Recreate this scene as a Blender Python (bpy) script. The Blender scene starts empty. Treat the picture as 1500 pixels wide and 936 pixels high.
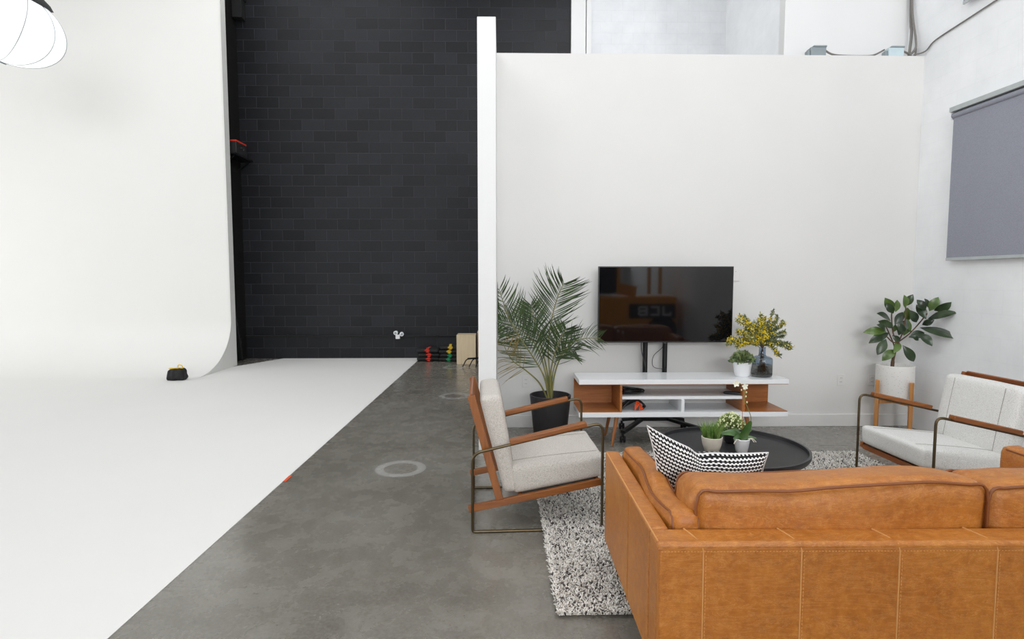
import bpy, bmesh, math, random
import numpy as np
from mathutils import Vector, Matrix, noise as mnoise
random.seed(7)
R = math.radians
scene = bpy.context.scene
COL = scene.collection

# ------------------------------------------------------------------ camera, world, lights, exposure
cam_d = bpy.data.cameras.new('camera'); cam = bpy.data.objects.new('camera', cam_d); COL.objects.link(cam)
cam_d.sensor_width = 36; cam_d.lens = 36 * 840 / 1500; cam_d.clip_start = .05; cam_d.clip_end = 100
cam.location = (0, 0, 1.5)
cam.rotation_euler = (math.pi / 2 - math.atan(60 / 840), 0, -R(1.05))
scene.camera = cam
scene.view_settings.view_transform = 'Standard'; scene.view_settings.look = 'None'
scene.view_settings.gamma = 1; scene.view_settings.use_curve_mapping = False
scene.view_settings.exposure = 0.14
w = bpy.data.worlds.new('world'); scene.world = w; w.use_nodes = True
w.node_tree.nodes['Background'].inputs[0].default_value = (.9, .95, 1, 1)
w.node_tree.nodes['Background'].inputs[1].default_value = .3
scene.cycles.max_bounces = 12; scene.cycles.transmission_bounces = 12; scene.cycles.diffuse_bounces = 5; scene.cycles.use_denoising = True

def area_light(name, loc, rot, sx, sy, power, color=(1, 1, 1)):
    l = bpy.data.lights.new(name, 'AREA'); l.shape = 'RECTANGLE'; l.size = sx; l.size_y = sy
    l.energy = power; l.color = color
    o = bpy.data.objects.new(name, l); o.location = loc; o.rotation_euler = rot; COL.objects.link(o); return o
area_light('overhead_fill', (1.9, 2.2, 7.05), (0, 0, 0), 3.6, 3.6, 85, (.98, .99, 1))  # unseen overhead fills, all added to brighten the room
area_light('overhead_fill', (-2.4, 1.6, 6.5), (0, R(-52), 0), 2.6, 3.6, 85, (.98, .99, 1))  # added fill, tilted at the right wall and sofa arm
area_light('overhead_fill', (-4.2, 6.4, 7.05), (0, 0, 0), 4.0, 4.4, 74, (.98, .99, 1))
area_light('overhead_fill', (-3.0, 9.6, 7.05), (0, 0, 0), 3.0, 1.2, 24, (.98, .99, 1))  # added to lift the far end of the painted floor
area_light('overhead_fill', (1.6, 8.0, 7.0), (R(38), 0, 0), 2.6, 2.0, 80, (.98, .99, 1))  # added fill, tilted at the white back wall
area_light('overhead_fill', (1.5, -2.5, 7.05), (0, 0, 0), 4.0, 4.0, 24, (.98, .99, 1))
# unseen fill added behind the viewpoint and at the far left
area_light('fill_panel', (1.2, -7.5, 3.4), (R(90), 0, 0), 5.6, 2.5, 530, (.95, .98, 1))
area_light('fill_panel', (-12.6, 4.2, 2.1), (0, R(-90), 0), 3.6, 6.4, 320, (.97, .985, 1))

# ------------------------------------------------------------------ materials
def lin(c):
    return tuple(((v / 255) / 12.92 if v / 255 <= .04045 else ((v / 255 + .055) / 1.055) ** 2.4) for v in c) + (1,)
class NT:
    def __init__(s, name):
        s.m = bpy.data.materials.new(name); s.m.use_nodes = True; s.t = s.m.node_tree
        s.b = s.t.nodes['Principled BSDF']
    def n(s, kind, **kw):
        nd = s.t.nodes.new(kind)
        for k, v in kw.items():
            if k.startswith('i_'):
                key = k[2:]; key = int(key) if key.isdigit() else key.replace('_', ' ')
                nd.inputs[key].default_value = v
            else: setattr(nd, k, v)
        return nd
    def l(s, a, b): s.t.links.new(a, b)
    def coord(s, scale=(1, 1, 1), rot=(0, 0, 0), kind='Object'):
        tc = s.n('ShaderNodeTexCoord'); mp = s.n('ShaderNodeMapping')
        mp.inputs['Scale'].default_value = scale; mp.inputs['Rotation'].default_value = rot
        s.l(tc.outputs[kind], mp.inputs[0]); return mp.outputs[0]
    def noise(s, vec, scale, detail=4, rough=.55, dist=0):
        nd = s.n('ShaderNodeTexNoise'); nd.inputs['Scale'].default_value = scale; nd.inputs['Detail'].default_value = detail
        nd.inputs['Roughness'].default_value = rough; nd.inputs['Distortion'].default_value = dist
        s.l(vec, nd.inputs['Vector']); return nd.outputs['Fac']
    def ramp(s, fac, stops):
        r = s.n('ShaderNodeValToRGB'); e = r.color_ramp.elements
        while len(e) < len(stops): e.new(.5)
        for el, (p, c) in zip(e, stops): el.position = p; el.color = c
        s.l(fac, r.inputs[0]); return r.outputs[0]
    def mix(s, fac, a, b, mode='MIX'):
        m = s.n('ShaderNodeMix', data_type='RGBA', blend_type=mode)
        for sock, v in ((m.inputs[0], fac), (m.inputs[6], a), (m.inputs[7], b)):
            if hasattr(v, 'links') or hasattr(v, 'is_output'): s.l(v, sock)
            else: sock.default_value = v
        return m.outputs[2]
    def math(s, op, a, b=None, c=None):
        m = s.n('ShaderNodeMath', operation=op)
        for i, v in enumerate((a, b, c)):
            if v is None: continue
            if isinstance(v, (int, float)): m.inputs[i].default_value = v
            else: s.l(v, m.inputs[i])
        return m.outputs[0]
    def bump(s, h, strength=.3, dist=.01):
        b = s.n('ShaderNodeBump'); b.inputs['Strength'].default_value = strength; b.inputs['Distance'].default_value = dist
        s.l(h, b.inputs['Height']); s.l(b.outputs[0], s.b.inputs['Normal']); return b
    def set(s, col=None, rough=None, metal=None, **kw):
        if col is not None:
            if isinstance(col, tuple): s.b.inputs['Base Color'].default_value = col
            else: s.l(col, s.b.inputs['Base Color'])
        if rough is not None:
            if isinstance(rough, (int, float)): s.b.inputs['Roughness'].default_value = rough
            else: s.l(rough, s.b.inputs['Roughness'])
        if metal is not None: s.b.inputs['Metallic'].default_value = metal
        for k, v in kw.items(): s.b.inputs[k.replace('_', ' ')].default_value = v
        return s.m

def simple(name, rgb, rough=.5, metal=0, var=.06, scale=12, bump=0, **kw):
    t = NT(name); v = t.coord(); f = t.noise(v, scale)
    c = lin(rgb); a = tuple(x * (1 - var) for x in c[:3]) + (1,); b = tuple(min(1, x * (1 + var)) for x in c[:3]) + (1,)
    t.set(t.ramp(f, [(.3, a), (.7, b)]), rough, metal, **kw)
    if bump: t.bump(t.noise(v, scale * 12, 2), bump, .002)
    return t.m

def block_wall(name, rgb, axis, joint, rough, jstr, var, spec=.4):
    t = NT(name); tc = t.n('ShaderNodeTexCoord'); sp = t.n('ShaderNodeSeparateXYZ'); t.l(tc.outputs['Object'], sp.inputs[0])
    cb = t.n('ShaderNodeCombineXYZ'); t.l(sp.outputs[axis], cb.inputs[0]); t.l(sp.outputs[2], cb.inputs[1])
    br = t.n('ShaderNodeTexBrick'); br.offset = .5; br.squash = 1
    c = lin(rgb)
    br.inputs['Mortar Smooth'].default_value = .3
    br.inputs['Color1'].default_value = tuple(x * (1 - var) for x in c[:3]) + (1,)
    br.inputs['Color2'].default_value = tuple(min(1, x * (1 + var)) for x in c[:3]) + (1,)
    br.inputs['Mortar'].default_value = lin(joint)
    br.inputs['Scale'].default_value = 1; br.inputs['Mortar Size'].default_value = .006; br.inputs['Mortar Smooth'].default_value = .6
    br.inputs['Brick Width'].default_value = .405; br.inputs['Row Height'].default_value = .2
    t.l(cb.outputs[0], br.inputs['Vector'])
    nz = t.noise(tc.outputs['Object'], 1.6, 5, .65)
    col = t.mix(.28, br.outputs['Color'], t.ramp(nz, [(.3, tuple(x * .72 for x in c[:3]) + (1,)), (.7, tuple(min(1, x * 1.25) for x in c[:3]) + (1,))]))
    fine = t.noise(tc.outputs['Object'], 90, 3, .7)
    h = t.math('ADD', t.math('MULTIPLY', br.outputs['Fac'], -1.0), t.math('MULTIPLY', fine, .35))
    t.bump(h, jstr, .006); return t.set(col, rough, Specular_IOR_Level=spec)

M = {}
M['black_block'] = block_wall('black_painted_block', (28, 29, 33), 0, (64, 65, 71), .5, .7, .45, .28)
M['black_block_side'] = block_wall('black_painted_block_side', (20, 19, 18), 1, (24, 23, 22), .55, .4, .1)
M['white_block'] = block_wall('white_painted_block', (239, 241, 243), 1, (236, 238, 240), .55, .05, .004)
M['white_block_back'] = block_wall('white_painted_block_back', (230, 232, 235), 0, (222, 224, 227), .55, .15, .01)
M['drywall'] = simple('white_drywall', (222, 221, 219), .75, var=.012, scale=2, bump=.04)
M['drywall_edge'] = simple('white_drywall_edge', (228, 228, 228), .7, var=.01, scale=2)
M['cyc'] = simple('white_cyclorama_paint', (226, 225, 222), .8, var=.008, scale=1.2, bump=.03)
M['cyc_side'] = simple('cyclorama_end_panel', (222, 222, 218), .7, var=.03, scale=3)
M['ceiling'] = simple('ceiling_paint', (215, 216, 218), .8, var=.03, scale=2)
M['trim'] = simple('white_trim', (226, 225, 223), .5, var=.01)

def concrete():
    t = NT('polished_concrete'); v = t.coord()
    n1 = t.noise(v, .9, 7, .68, .6); n2 = t.noise(v, 5.5, 6, .7, .3); n3 = t.noise(v, 60, 3, .7)
    c1 = t.ramp(n1, [(.28, lin((88, 83, 73))), (.5, lin((118, 113, 103))), (.74, lin((149, 146, 138)))])
    c2 = t.ramp(n2, [(.25, lin((82, 76, 66))), (.55, lin((118, 114, 106))), (.8, lin((146, 143, 136)))])
    col = t.mix(.45, c1, c2)
    col = t.mix(.12, col, t.ramp(n3, [(.35, (.06, .06, .055, 1)), (.65, (.5, .5, .48, 1))]))
    vor = t.n('ShaderNodeTexVoronoi'); vor.inputs['Scale'].default_value = 7; t.l(v, vor.inputs['Vector'])
    speck = t.math('LESS_THAN', vor.outputs['Distance'], .035)
    col = t.mix(t.math('MULTIPLY', speck, .4), col, lin((196, 190, 178)))
    sp = t.n('ShaderNodeSeparateXYZ'); t.l(v, sp.inputs[0])
    # sawn control joint and faint scan-position overlay rings drawn into the slab colour
    j = t.math('LESS_THAN', t.math('ABSOLUTE', t.math('SUBTRACT', sp.outputs[1], 5.02)), .004)
    col = t.mix(t.math('MULTIPLY', j, .45), col, lin((70, 68, 62)))
    for (x, y, amt) in ((-.80, 4.46, .45), (-.60, 7.27, .45), (-.80, 9.66, .45)):
        d = t.n('ShaderNodeVectorMath', operation='DISTANCE'); t.l(v, d.inputs[0]); d.inputs[1].default_value = (x, y, 0)
        e = t.math('ABSOLUTE', t.math('SUBTRACT', d.outputs['Value'], .165))
        ring = t.math('LESS_THAN', e, .033)
        col = t.mix(t.math('MULTIPLY', ring, amt), col, lin((190, 190, 188)))
    ro = t.math('ADD', t.math('MULTIPLY', n2, .22), .16)
    t.bump(n2, .05, .004)
    return t.set(col, ro, Coat_Weight=.25, Coat_Roughness=.12)
M['concrete'] = concrete()

def leather():
    t = NT('tan_leather'); v = t.coord()
    n1 = t.noise(v, 3.2, 6, .62, .5); n2 = t.noise(v, 26, 5, .7); n3 = t.noise(v, 230, 2, .6)
    col = t.ramp(n1, [(.25, lin((144, 82, 22))), (.5, lin((171, 102, 32))), (.78, lin((194, 128, 48)))])
    col = t.mix(.42, col, t.ramp(n2, [(.3, lin((122, 64, 14))), (.55, lin((174, 106, 34))), (.8, lin((214, 154, 74)))]))
    vm = t.coord((1.5, 5, 9), (.6, .3, .8)); sc = t.noise(vm, 2.3, 8, .8, 2.5)
    scratch = t.math('MULTIPLY', t.math('LESS_THAN', t.math('ABSOLUTE', t.math('SUBTRACT', sc, .5)), .009), .34)
    col = t.mix(scratch, col, lin((222, 172, 112)))
    n4 = t.noise(t.coord((7, 2.2, 3), (.2, .5, .9)), 2.0, 3, .5, 1.6)
    t.bump(t.math('ADD', t.math('ADD', t.math('MULTIPLY', n2, .6), t.math('MULTIPLY', n3, .4)), t.math('MULTIPLY', n4, 1.6)), .32, .006)
    return t.set(col, t.math('ADD', t.math('MULTIPLY', n2, .2), .36))
M['leather'] = leather()
M['leather_dark'] = simple('leather_piping', (126, 70, 28), .5)
M['leather_welt'] = simple('leather_welt', (158, 98, 40), .5)
M['thread'] = simple('seam_thread', (196, 140, 80), .7)

def wood(name, c0, c1, axis=0, rough=.38):
    t = NT(name); s = [22, 22, 22]; s[axis] = 1.2
    v = t.coord(tuple(s)); f = t.noise(v, 1.6, 6, .65, .8)
    t.bump(f, .05, .002)
    return t.set(t.ramp(f, [(.3, lin(c0)), (.7, lin(c1))]), rough)
M['walnut_x'] = wood('chair_wood', (112, 60, 18), (150, 88, 32), 0)
M['walnut_y'] = wood('chair_wood_cross', (110, 56, 20), (148, 82, 32), 1)
M['walnut_z'] = wood('chair_wood_upright', (112, 60, 18), (150, 88, 32), 2)
M['console_wood'] = wood('console_veneer', (148, 88, 42), (182, 116, 62), 0)
M['console_wood_y'] = wood('console_veneer_side', (150, 90, 44), (184, 118, 64), 1)
M['leg_wood'] = wood('turned_leg_wood', (140, 84, 42), (178, 114, 62), 2)
M['stand_wood'] = wood('plant_stand_wood', (166, 110, 58), (198, 142, 84), 2)
M['plywood'] = wood('pale_plywood', (205, 184, 150), (220, 202, 170), 2, .5)
M['plywood_dark'] = wood('raw_plywood', (176, 140, 96), (196, 160, 112), 2, .5)

def fabric(name, rgb, speck):
    t = NT(name); v = t.coord()
    n = t.noise(v, 260, 2, .6); n2 = t.noise(v, 4, 3)
    c = lin(rgb)
    col = t.ramp(n, [(.36, lin(speck)), (.5, c), (.7, tuple(min(1, x * 1.1) for x in c[:3]) + (1,))])
    col = t.mix(.15, col, t.ramp(n2, [(.3, tuple(x * .8 for x in c[:3]) + (1,)), (.7, c)]))
    vx = t.n('ShaderNodeTexVoronoi'); vx.inputs['Scale'].default_value = 300; t.l(v, vx.inputs['Vector'])
    t.bump(t.math('ADD', n, vx.outputs['Distance']), .25, .002)
    return t.set(col, .95)
M['linen'] = fabric('oatmeal_upholstery', (200, 195, 188), (158, 150, 141))
M['linen_light'] = fabric('pale_grey_upholstery', (220, 220, 217), (186, 184, 180))
M['seam'] = simple('upholstery_seam', (152, 146, 138), .9)
M['brass'] = simple('antique_brass', (96, 84, 64), .45, 1, var=.12, scale=30)
M['black_metal'] = simple('black_metal', (22, 22, 24), .4, .3)
M['table_black'] = simple('black_tray', (44, 44, 46), .42, 0, var=.06)
M['black_plastic'] = simple('black_plastic', (18, 18, 20), .35)
M['black_pot'] = simple('matt_black_pot', (40, 38, 40), .5)
M['white_lacquer'] = simple('white_lacquer', (232, 234, 236), .12, var=.005)
M['white_ceramic'] = simple('white_ceramic', (235, 236, 238), .3, var=.01)
M['cream_ceramic'] = simple('cream_ceramic', (216, 208, 194), .5, var=.06, scale=20)
M['soil'] = simple('potting_soil', (48, 36, 28), .95, var=.4, scale=60, bump=.5)
M['outlet'] = simple('outlet_plastic', (222, 221, 219), .35, var=.005)
M['outlet_dark'] = simple('outlet_slot', (70, 70, 70), .5)
M['blind'] = fabric('grey_blind_fabric', (147, 149, 160), (132, 133, 144))
M['blind_rail'] = simple('blind_rail', (178, 184, 184), .35, .2)
M['grey_metal'] = simple('galvanised_metal', (150, 160, 164), .4, .4)
M['pale_box'] = simple('pale_blue_box', (196, 214, 220), .4)
M['cable_grey'] = simple('grey_cable', (120, 116, 112), .6)
M['cable_black'] = simple('black_cable', (20, 20, 22), .5)
M['sandbag'] = simple('black_nylon', (20, 20, 21), .75, var=.2, scale=30, bump=.4)
M['red'] = simple('red_webbing', (208, 52, 34), .7)
M['orange'] = simple('orange_cord', (226, 84, 34), .6)
M['yellow'] = simple('yellow_webbing', (226, 190, 50), .7)
M['green'] = simple('green_webbing', (22, 142, 92), .7)
M['jcb'] = simple('yellow_machine_paint', (240, 158, 10), .35)
M['tyre'] = simple('tyre_rubber', (26, 26, 26), .8)
M['white_letter'] = simple('white_letter', (228, 228, 228), .5)

def speckled():
    t = NT('speckled_stoneware'); v = t.coord((1, 1, 2.2))
    vo = t.n('ShaderNodeTexVoronoi'); vo.inputs['Scale'].default_value = 34; t.l(v, vo.inputs['Vector'])
    s = t.math('LESS_THAN', vo.outputs['Distance'], .17)
    return t.set(t.mix(t.math('MULTIPLY', s, .5), lin((228, 226, 222)), lin((150, 140, 128))), .6)
M['speckled'] = speckled()
def leaf_mat(name, c0, c1, scale=9, rough=.45, sss=0):
    t = NT(name); v = t.coord(); f = t.noise(v, scale, 3)
    t.set(t.ramp(f, [(.3, lin(c0)), (.7, lin(c1))]), rough)
    return t.m
M['palm'] = leaf_mat('palm_leaf', (32, 50, 24), (68, 90, 42))
M['palm_dry'] = leaf_mat('palm_leaf_dry', (104, 100, 52), (150, 124, 74))
M['palm_stem'] = leaf_mat('palm_stem', (96, 104, 56), (136, 128, 74))
M['rubber'] = leaf_mat('rubber_leaf', (24, 38, 26), (58, 78, 44), 7, .28)
M['rubber_light'] = leaf_mat('rubber_leaf_light', (66, 92, 46), (104, 128, 62), 7, .3)
M['bark'] = leaf_mat('bark', (74, 54, 42), (112, 84, 62), 30, .8)
M['succulent'] = leaf_mat('succulent_leaf', (76, 98, 58), (150, 164, 112), 30, .5)
M['grass'] = leaf_mat('grass_blade', (74, 116, 50), (146, 176, 92), 25, .5)
M['bush'] = leaf_mat('bush_leaf', (112, 134, 70), (172, 188, 118), 40, .5)
M['orchid_leaf'] = leaf_mat('orchid_leaf', (40, 74, 32), (76, 114, 48), 10, .35)
M['mimosa_leaf'] = leaf_mat('mimosa_leaf', (96, 112, 78), (164, 172, 124), 40, .6)
M['mimosa'] = leaf_mat('mimosa_blossom', (226, 192, 24), (248, 222, 60), 40, .7)
M['petal'] = simple('cream_petal', (240, 240, 222), .5, var=.03)
M['bud'] = simple('cream_bud', (222, 226, 178), .5, var=.05)
def glass():
    t = NT('smoked_glass'); return t.set(lin((196, 208, 220)), .03, Transmission_Weight=1.0, IOR=1.45)
M['glass'] = glass()
def screen():
    t = NT('tv_screen'); return t.set((.004, .004, .005, 1), .04, Specular_IOR_Level=.5)
M['screen'] = screen()
def lantern():
    t = NT('lantern_silk'); t.set(lin((190, 192, 194)), .8)
    t.b.inputs['Emission Color'].default_value = (.97, .985, 1, 1); t.b.inputs['Emission Strength'].default_value = .8
    return t.m
M['lantern'] = lantern()
def pile():
    t = NT('rug_pile'); a = t.n('ShaderNodeAttribute', attribute_name='tuft'); t.set(t.ramp(a.outputs['Fac'], [(0, lin((62, 56, 56))), (.155, lin((84, 78, 76))), (.175, lin((208, 202, 194))), (1, lin((246, 243, 237)))]), .95)
    return t.m
M['pile'] = pile()
def pillow_mat():
    t = NT('black_white_weave'); tc = t.n('ShaderNodeTexCoord'); sp = t.n('ShaderNodeSeparateXYZ'); t.l(tc.outputs['UV'], sp.inputs[0])
    # rows of joined crosses: a wavering black row with short upright ticks
    row = t.math('MULTIPLY', sp.outputs[1], 20.0); fr = t.math('FRACT', row); ri = t.math('FLOOR', row)
    u = t.math('ADD', t.math('MULTIPLY', sp.outputs[0], 33.0), t.math('MULTIPLY', t.math('MODULO', ri, 2), .5))
    fu = t.math('FRACT', u)
    dv = t.math('ABSOLUTE', t.math('SUBTRACT', fr, .5)); du = t.math('ABSOLUTE', t.math('SUBTRACT', fu, .5))
    a = t.math('LESS_THAN', dv, .16)
    b = t.math('MULTIPLY', t.math('LESS_THAN', du, .27), t.math('LESS_THAN', dv, .39))
    m = t.math('MAXIMUM', a, b)
    t.bump(m, .3, .002)
    return t.set(t.mix(m, lin((236, 235, 233)), lin((10, 10, 13))), .9)
M['weave'] = pillow_mat()

# ------------------------------------------------------------------ builders
def tag(o, label=None, cat=None, group=None, kind=None):
    if label: o['label'] = label
    if cat: o['category'] = cat
    if group: o['group'] = group
    if kind: o['kind'] = kind
    return o
def thing(name, label, cat, loc=(0, 0, 0), rz=0, group=None):
    o = bpy.data.objects.new(name, None); COL.objects.link(o); o.location = loc; o.rotation_euler = (0, 0, rz)
    o.empty_display_size = .05
    return tag(o, label, cat, group)
def copy_tree(o, parent=None):
    c = o.copy(); COL.objects.link(c); c.parent = parent
    for ch in list(o.children): copy_tree(ch, c)
    return c

class MB:
    def __init__(s): s.v = []; s.f = []; s.smooth = True
    def add(s, vs, fs):
        o = len(s.v); s.v += [tuple(x) for x in vs]; s.f += [tuple(i + o for i in f) for f in fs]; return s
    def box(s, a, b, M4=None):
        (x0, y0, z0), (x1, y1, z1) = a, b
        vs = [(x0, y0, z0), (x1, y0, z0), (x1, y1, z0), (x0, y1, z0), (x0, y0, z1), (x1, y0, z1), (x1, y1, z1), (x0, y1, z1)]
        if M4: vs = [M4 @ Vector(v) for v in vs]
        return s.add(vs, [(3, 2, 1, 0), (4, 5, 6, 7), (0, 1, 5, 4), (1, 2, 6, 5), (2, 3, 7, 6), (3, 0, 4, 7)])
    def bar(s, p, q, w, h, up=(0, 0, 1)):
        p, q = Vector(p), Vector(q); d = (q - p).normalized(); u = Vector(up); r = d.cross(u)
        if r.length < 1e-4: r = d.cross(Vector((0, 1, 0)))
        r.normalize(); u = r.cross(d); vs = []
        for c in (p, q):
            for a, b in ((-1, -1), (1, -1), (1, 1), (-1, 1)): vs.append(c + r * a * w / 2 + u * b * h / 2)
        return s.add(vs, [(0, 1, 2, 3), (7, 6, 5, 4), (0, 4, 5, 1), (1, 5, 6, 2), (2, 6, 7, 3), (3, 7, 4, 0)])
    def tube(s, pts, r, n=8, closed=False, caps=True):
        pts = [Vector(p) for p in pts]; k = len(pts); rs = r if isinstance(r, (list, tuple)) else [r] * k
        T = []
        for i in range(k):
            a = pts[(i - 1) % k] if closed or i else pts[0]; b = pts[(i + 1) % k] if closed or i < k - 1 else pts[-1]
            T.append((b - a).normalized())
        u = T[0].cross(Vector((0, 0, 1)))
        if u.length < .1: u = T[0].cross(Vector((0, 1, 0)))
        u.normalize(); base = len(s.v)
        for i in range(k):
            u = (u - T[i] * u.dot(T[i])); u.normalize(); w_ = T[i].cross(u)
            for j in range(n):
                a = 2 * math.pi * j / n; s.v.append(tuple(pts[i] + (u * math.cos(a) + w_ * math.sin(a)) * rs[i]))
        for i in range(k if closed else k - 1):
            for j in range(n):
                a = base + i * n; b = base + ((i + 1) % k) * n; j2 = (j + 1) % n
                s.f.append((a + j, a + j2, b + j2, b + j))
        if caps and not closed:
            s.f.append(tuple(base + j for j in reversed(range(n)))); s.f.append(tuple(base + (k - 1) * n + j for j in range(n)))
        return s
    def lathe(s, prof, n=40, c=(0, 0, 0)):
        base = len(s.v)
        for (r, z) in prof:
            for j in range(n):
                a = 2 * math.pi * j / n; s.v.append((c[0] + r * math.cos(a), c[1] + r * math.sin(a), c[2] + z))
        for i in range(len(prof) - 1):
            for j in range(n):
                j2 = (j + 1) % n; s.f.append((base + i * n + j, base + i * n + j2, base + (i + 1) * n + j2, base + (i + 1) * n + j))
        s.f.append(tuple(base + j for j in reversed(range(n)))) if prof[0][0] > 1e-5 else None
        s.f.append(tuple(base + (len(prof) - 1) * n + j for j in range(n))) if prof[-1][0] > 1e-5 else None
        return s
    def prism(s, poly, a0, a1, axis='y'):
        n = len(poly); vs = []
        for t in (a0, a1):
            for (p, q) in poly: vs.append((p, t, q) if axis == 'y' else ((t, p, q) if axis == 'x' else (p, q, t)))
        return s.add(vs, [tuple(range(n)), tuple(reversed(range(n, 2 * n)))] + [(i, n + i, n + (i + 1) % n, (i + 1) % n) for i in range(n)])
    def strip(s, pts, widths, side, fold=0.0, up=Vector((0, 0, 1))):
        # a leaf blade: two rows folded along the midrib
        base = len(s.v)
        for p, w_ in zip(pts, widths):
            p = Vector(p); s.v += [tuple(p - side * w_ + up * fold * w_), tuple(p), tuple(p + side * w_ + up * fold * w_)]
        for i in range(len(pts) - 1):
            a = base + i * 3; s.f += [(a, a + 1, a + 4, a + 3), (a + 1, a + 2, a + 5, a + 4)]
        return s
    def ball(s, c, r, n=6, m=4):
        base = len(s.v); r = r if isinstance(r, (tuple, list)) else (r, r, r)
        s.v.append((c[0], c[1], c[2] - r[2]))
        for i in range(1, m):
            a = math.pi * i / m - math.pi / 2
            for j in range(n):
                b = 2 * math.pi * j / n; s.v.append((c[0] + r[0] * math.cos(a) * math.cos(b), c[1] + r[1] * math.cos(a) * math.sin(b), c[2] + r[2] * math.sin(a)))
        s.v.append((c[0], c[1], c[2] + r[2])); top = len(s.v) - 1
        for j in range(n):
            s.f.append((base, base + 1 + (j + 1) % n, base + 1 + j)); s.f.append((top, top - n + j, top - n + (j + 1) % n))
        for i in range(m - 2):
            for j in range(n):
                a = base + 1 + i * n; s.f.append((a + j, a + (j + 1) % n, a + n + (j + 1) % n, a + n + j))
        return s
    def build(s, name, mat, parent=None, bevel=0, seg=2, smooth=True, angle=35, fix=True, subsurf=0):
        me = bpy.data.meshes.new(name); me.from_pydata(s.v, [], s.f); me.update()
        if fix and len(s.v) < 60000:
            bm = bmesh.new(); bm.from_mesh(me); bmesh.ops.recalc_face_normals(bm, faces=bm.faces); bm.to_mesh(me); bm.free()
        me.materials.append(mat)
        if smooth:
            me.shade_smooth(); me.set_sharp_from_angle(angle=R(angle))
        o = bpy.data.objects.new(name, me); COL.objects.link(o); o.parent = parent
        if bevel:
            b = o.modifiers.new('bevel', 'BEVEL'); b.width = bevel; b.segments = seg; b.limit_method = 'ANGLE'; b.angle_limit = R(40)
            b.harden_normals = False
        if subsurf:
            b = o.modifiers.new('sub', 'SUBSURF'); b.levels = subsurf; b.render_levels = subsurf
        return o
def struct(name, mb, mat, **kw): return tag(mb.build(name, mat, None, smooth=kw.pop('smooth', False), **kw), kind='structure')

def round_path(pts, r, n=6, closed=False):
    pts = [Vector(p) for p in pts]; out = []; k = len(pts)
    for i, p in enumerate(pts):
        if not closed and i in (0, k - 1): out.append(p); continue
        a, b = pts[(i - 1) % k], pts[(i + 1) % k]
        da, db = (a - p), (b - p); ra = min(r, da.length * .49, db.length * .49)
        s0 = p + da.normalized() * ra; s1 = p + db.normalized() * ra
        for j in range(n + 1):
            t = j / n; out.append(s0 * (1 - t) ** 2 + p * 2 * t * (1 - t) + s1 * t * t)
    return out
def smooth_path(pts, n=6):
    pts = [Vector(p) for p in pts]; out = []
    for i in range(len(pts) - 1):
        p0, p1, p2, p3 = pts[max(i - 1, 0)], pts[i], pts[i + 1], pts[min(i + 2, len(pts) - 1)]
        for j in range(n):
            t = j / n
            out.append(.5 * ((2 * p1) + (p2 - p0) * t + (2 * p0 - 5 * p1 + 4 * p2 - p3) * t * t + (3 * p1 - p0 - 3 * p2 + p3) * t ** 3))
    out.append(pts[-1]); return out

def cushion(size, r, fn=None, cuts=(16, 16, 6), puff=(0, 0, 0), wr=0, wscale=6):
    """rounded box centred on its own middle; puff swells each pair of faces; fn maps the points"""
    mb = MB(); sx, sy, sz = [v / 2 for v in size]; idx = {}
    nx, ny, nz = cuts
    def axis(n): return [-1 + 2 * i / n for i in range(n + 1)]
    def pt(i, j, k):
        key = (i, j, k)
        if key in idx: return idx[key]
        a, b, c = -1 + 2 * i / nx, -1 + 2 * j / ny, -1 + 2 * k / nz
        p = Vector((a * sx, b * sy, c * sz))
        q = Vector((max(-sx + r, min(sx - r, p.x)), max(-sy + r, min(sy - r, p.y)), max(-sz + r, min(sz - r, p.z))))
        d = p - q
        if d.length > 1e-6:
            m = max(abs(d.x), abs(d.y), abs(d.z)); p = q + d.normalized() * m
        wx, wy, wz = 1 - a * a, 1 - b * b, 1 - c * c
        p.x += a * puff[0] * wy * wz; p.y += b * puff[1] * wx * wz; p.z += c * puff[2] * wx * wy
        if wr:
            nv = mnoise.noise_vector(p * wscale) ; p += nv * wr
        if fn: p = Vector(fn(p))
        mb.v.append(tuple(p)); idx[key] = len(mb.v) - 1; return idx[key]
    for k in (0, nz):
        for i in range(nx):
            for j in range(ny): mb.f.append((pt(i, j, k), pt(i + 1, j, k), pt(i + 1, j + 1, k), pt(i, j + 1, k)))
    for j in (0, ny):
        for i in range(nx):
            for k in range(nz): mb.f.append((pt(i, j, k), pt(i + 1, j, k), pt(i + 1, j, k + 1), pt(i, j, k + 1)))
    for i in (0, nx):
        for j in range(ny):
            for k in range(nz): mb.f.append((pt(i, j, k), pt(i, j + 1, k), pt(i, j + 1, k + 1), pt(i, j, k + 1)))
    return mb

# ------------------------------------------------------------------ the setting
FX = -1.575       # edge between painted floor and concrete
struct('floor', MB().box((-13, -8, -.12), (4.4, 11.1, 0)), M['concrete'])
pf = MB().add([(-13, -8, .003), (FX - .1, -8, .003), (-1.645, 2.3, .003), (-1.53, 10.78, .003), (-4.1, 10.78, .003), (-4.58, 9.75, .003), (-13, 9.75, .003)], [(0, 1, 2, 3, 4, 5, 6)])
pf.add([(x, y, .0005) for x, y, z in pf.v[:7]], []); pf.f += [(i, 7 + i, 7 + (i + 1) % 7, (i + 1) % 7) for i in range(7)]
struct('floor_painted', pf, M['cyc'])
struct('wall_back', MB().box((-4.78, 10.78, 0), (1.27, 11.1, 7.2)), M['black_block'])
struct('wall_left_return', MB().box((-5.0, 9.97, 0), (-4.78, 11.1, 7.2)), M['black_block_side'])
struct('wall_back_right', MB().box((1.27, 10.85, 0), (4.4, 11.1, 7.2)), M['white_block_back'])
struct('trim_1', MB().box((1.27, 10.7, 0), (1.53, 10.9, 7.2)).box((1.545, 10.68, 0), (1.63, 10.9, 7.2)), M['drywall_edge'])
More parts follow.
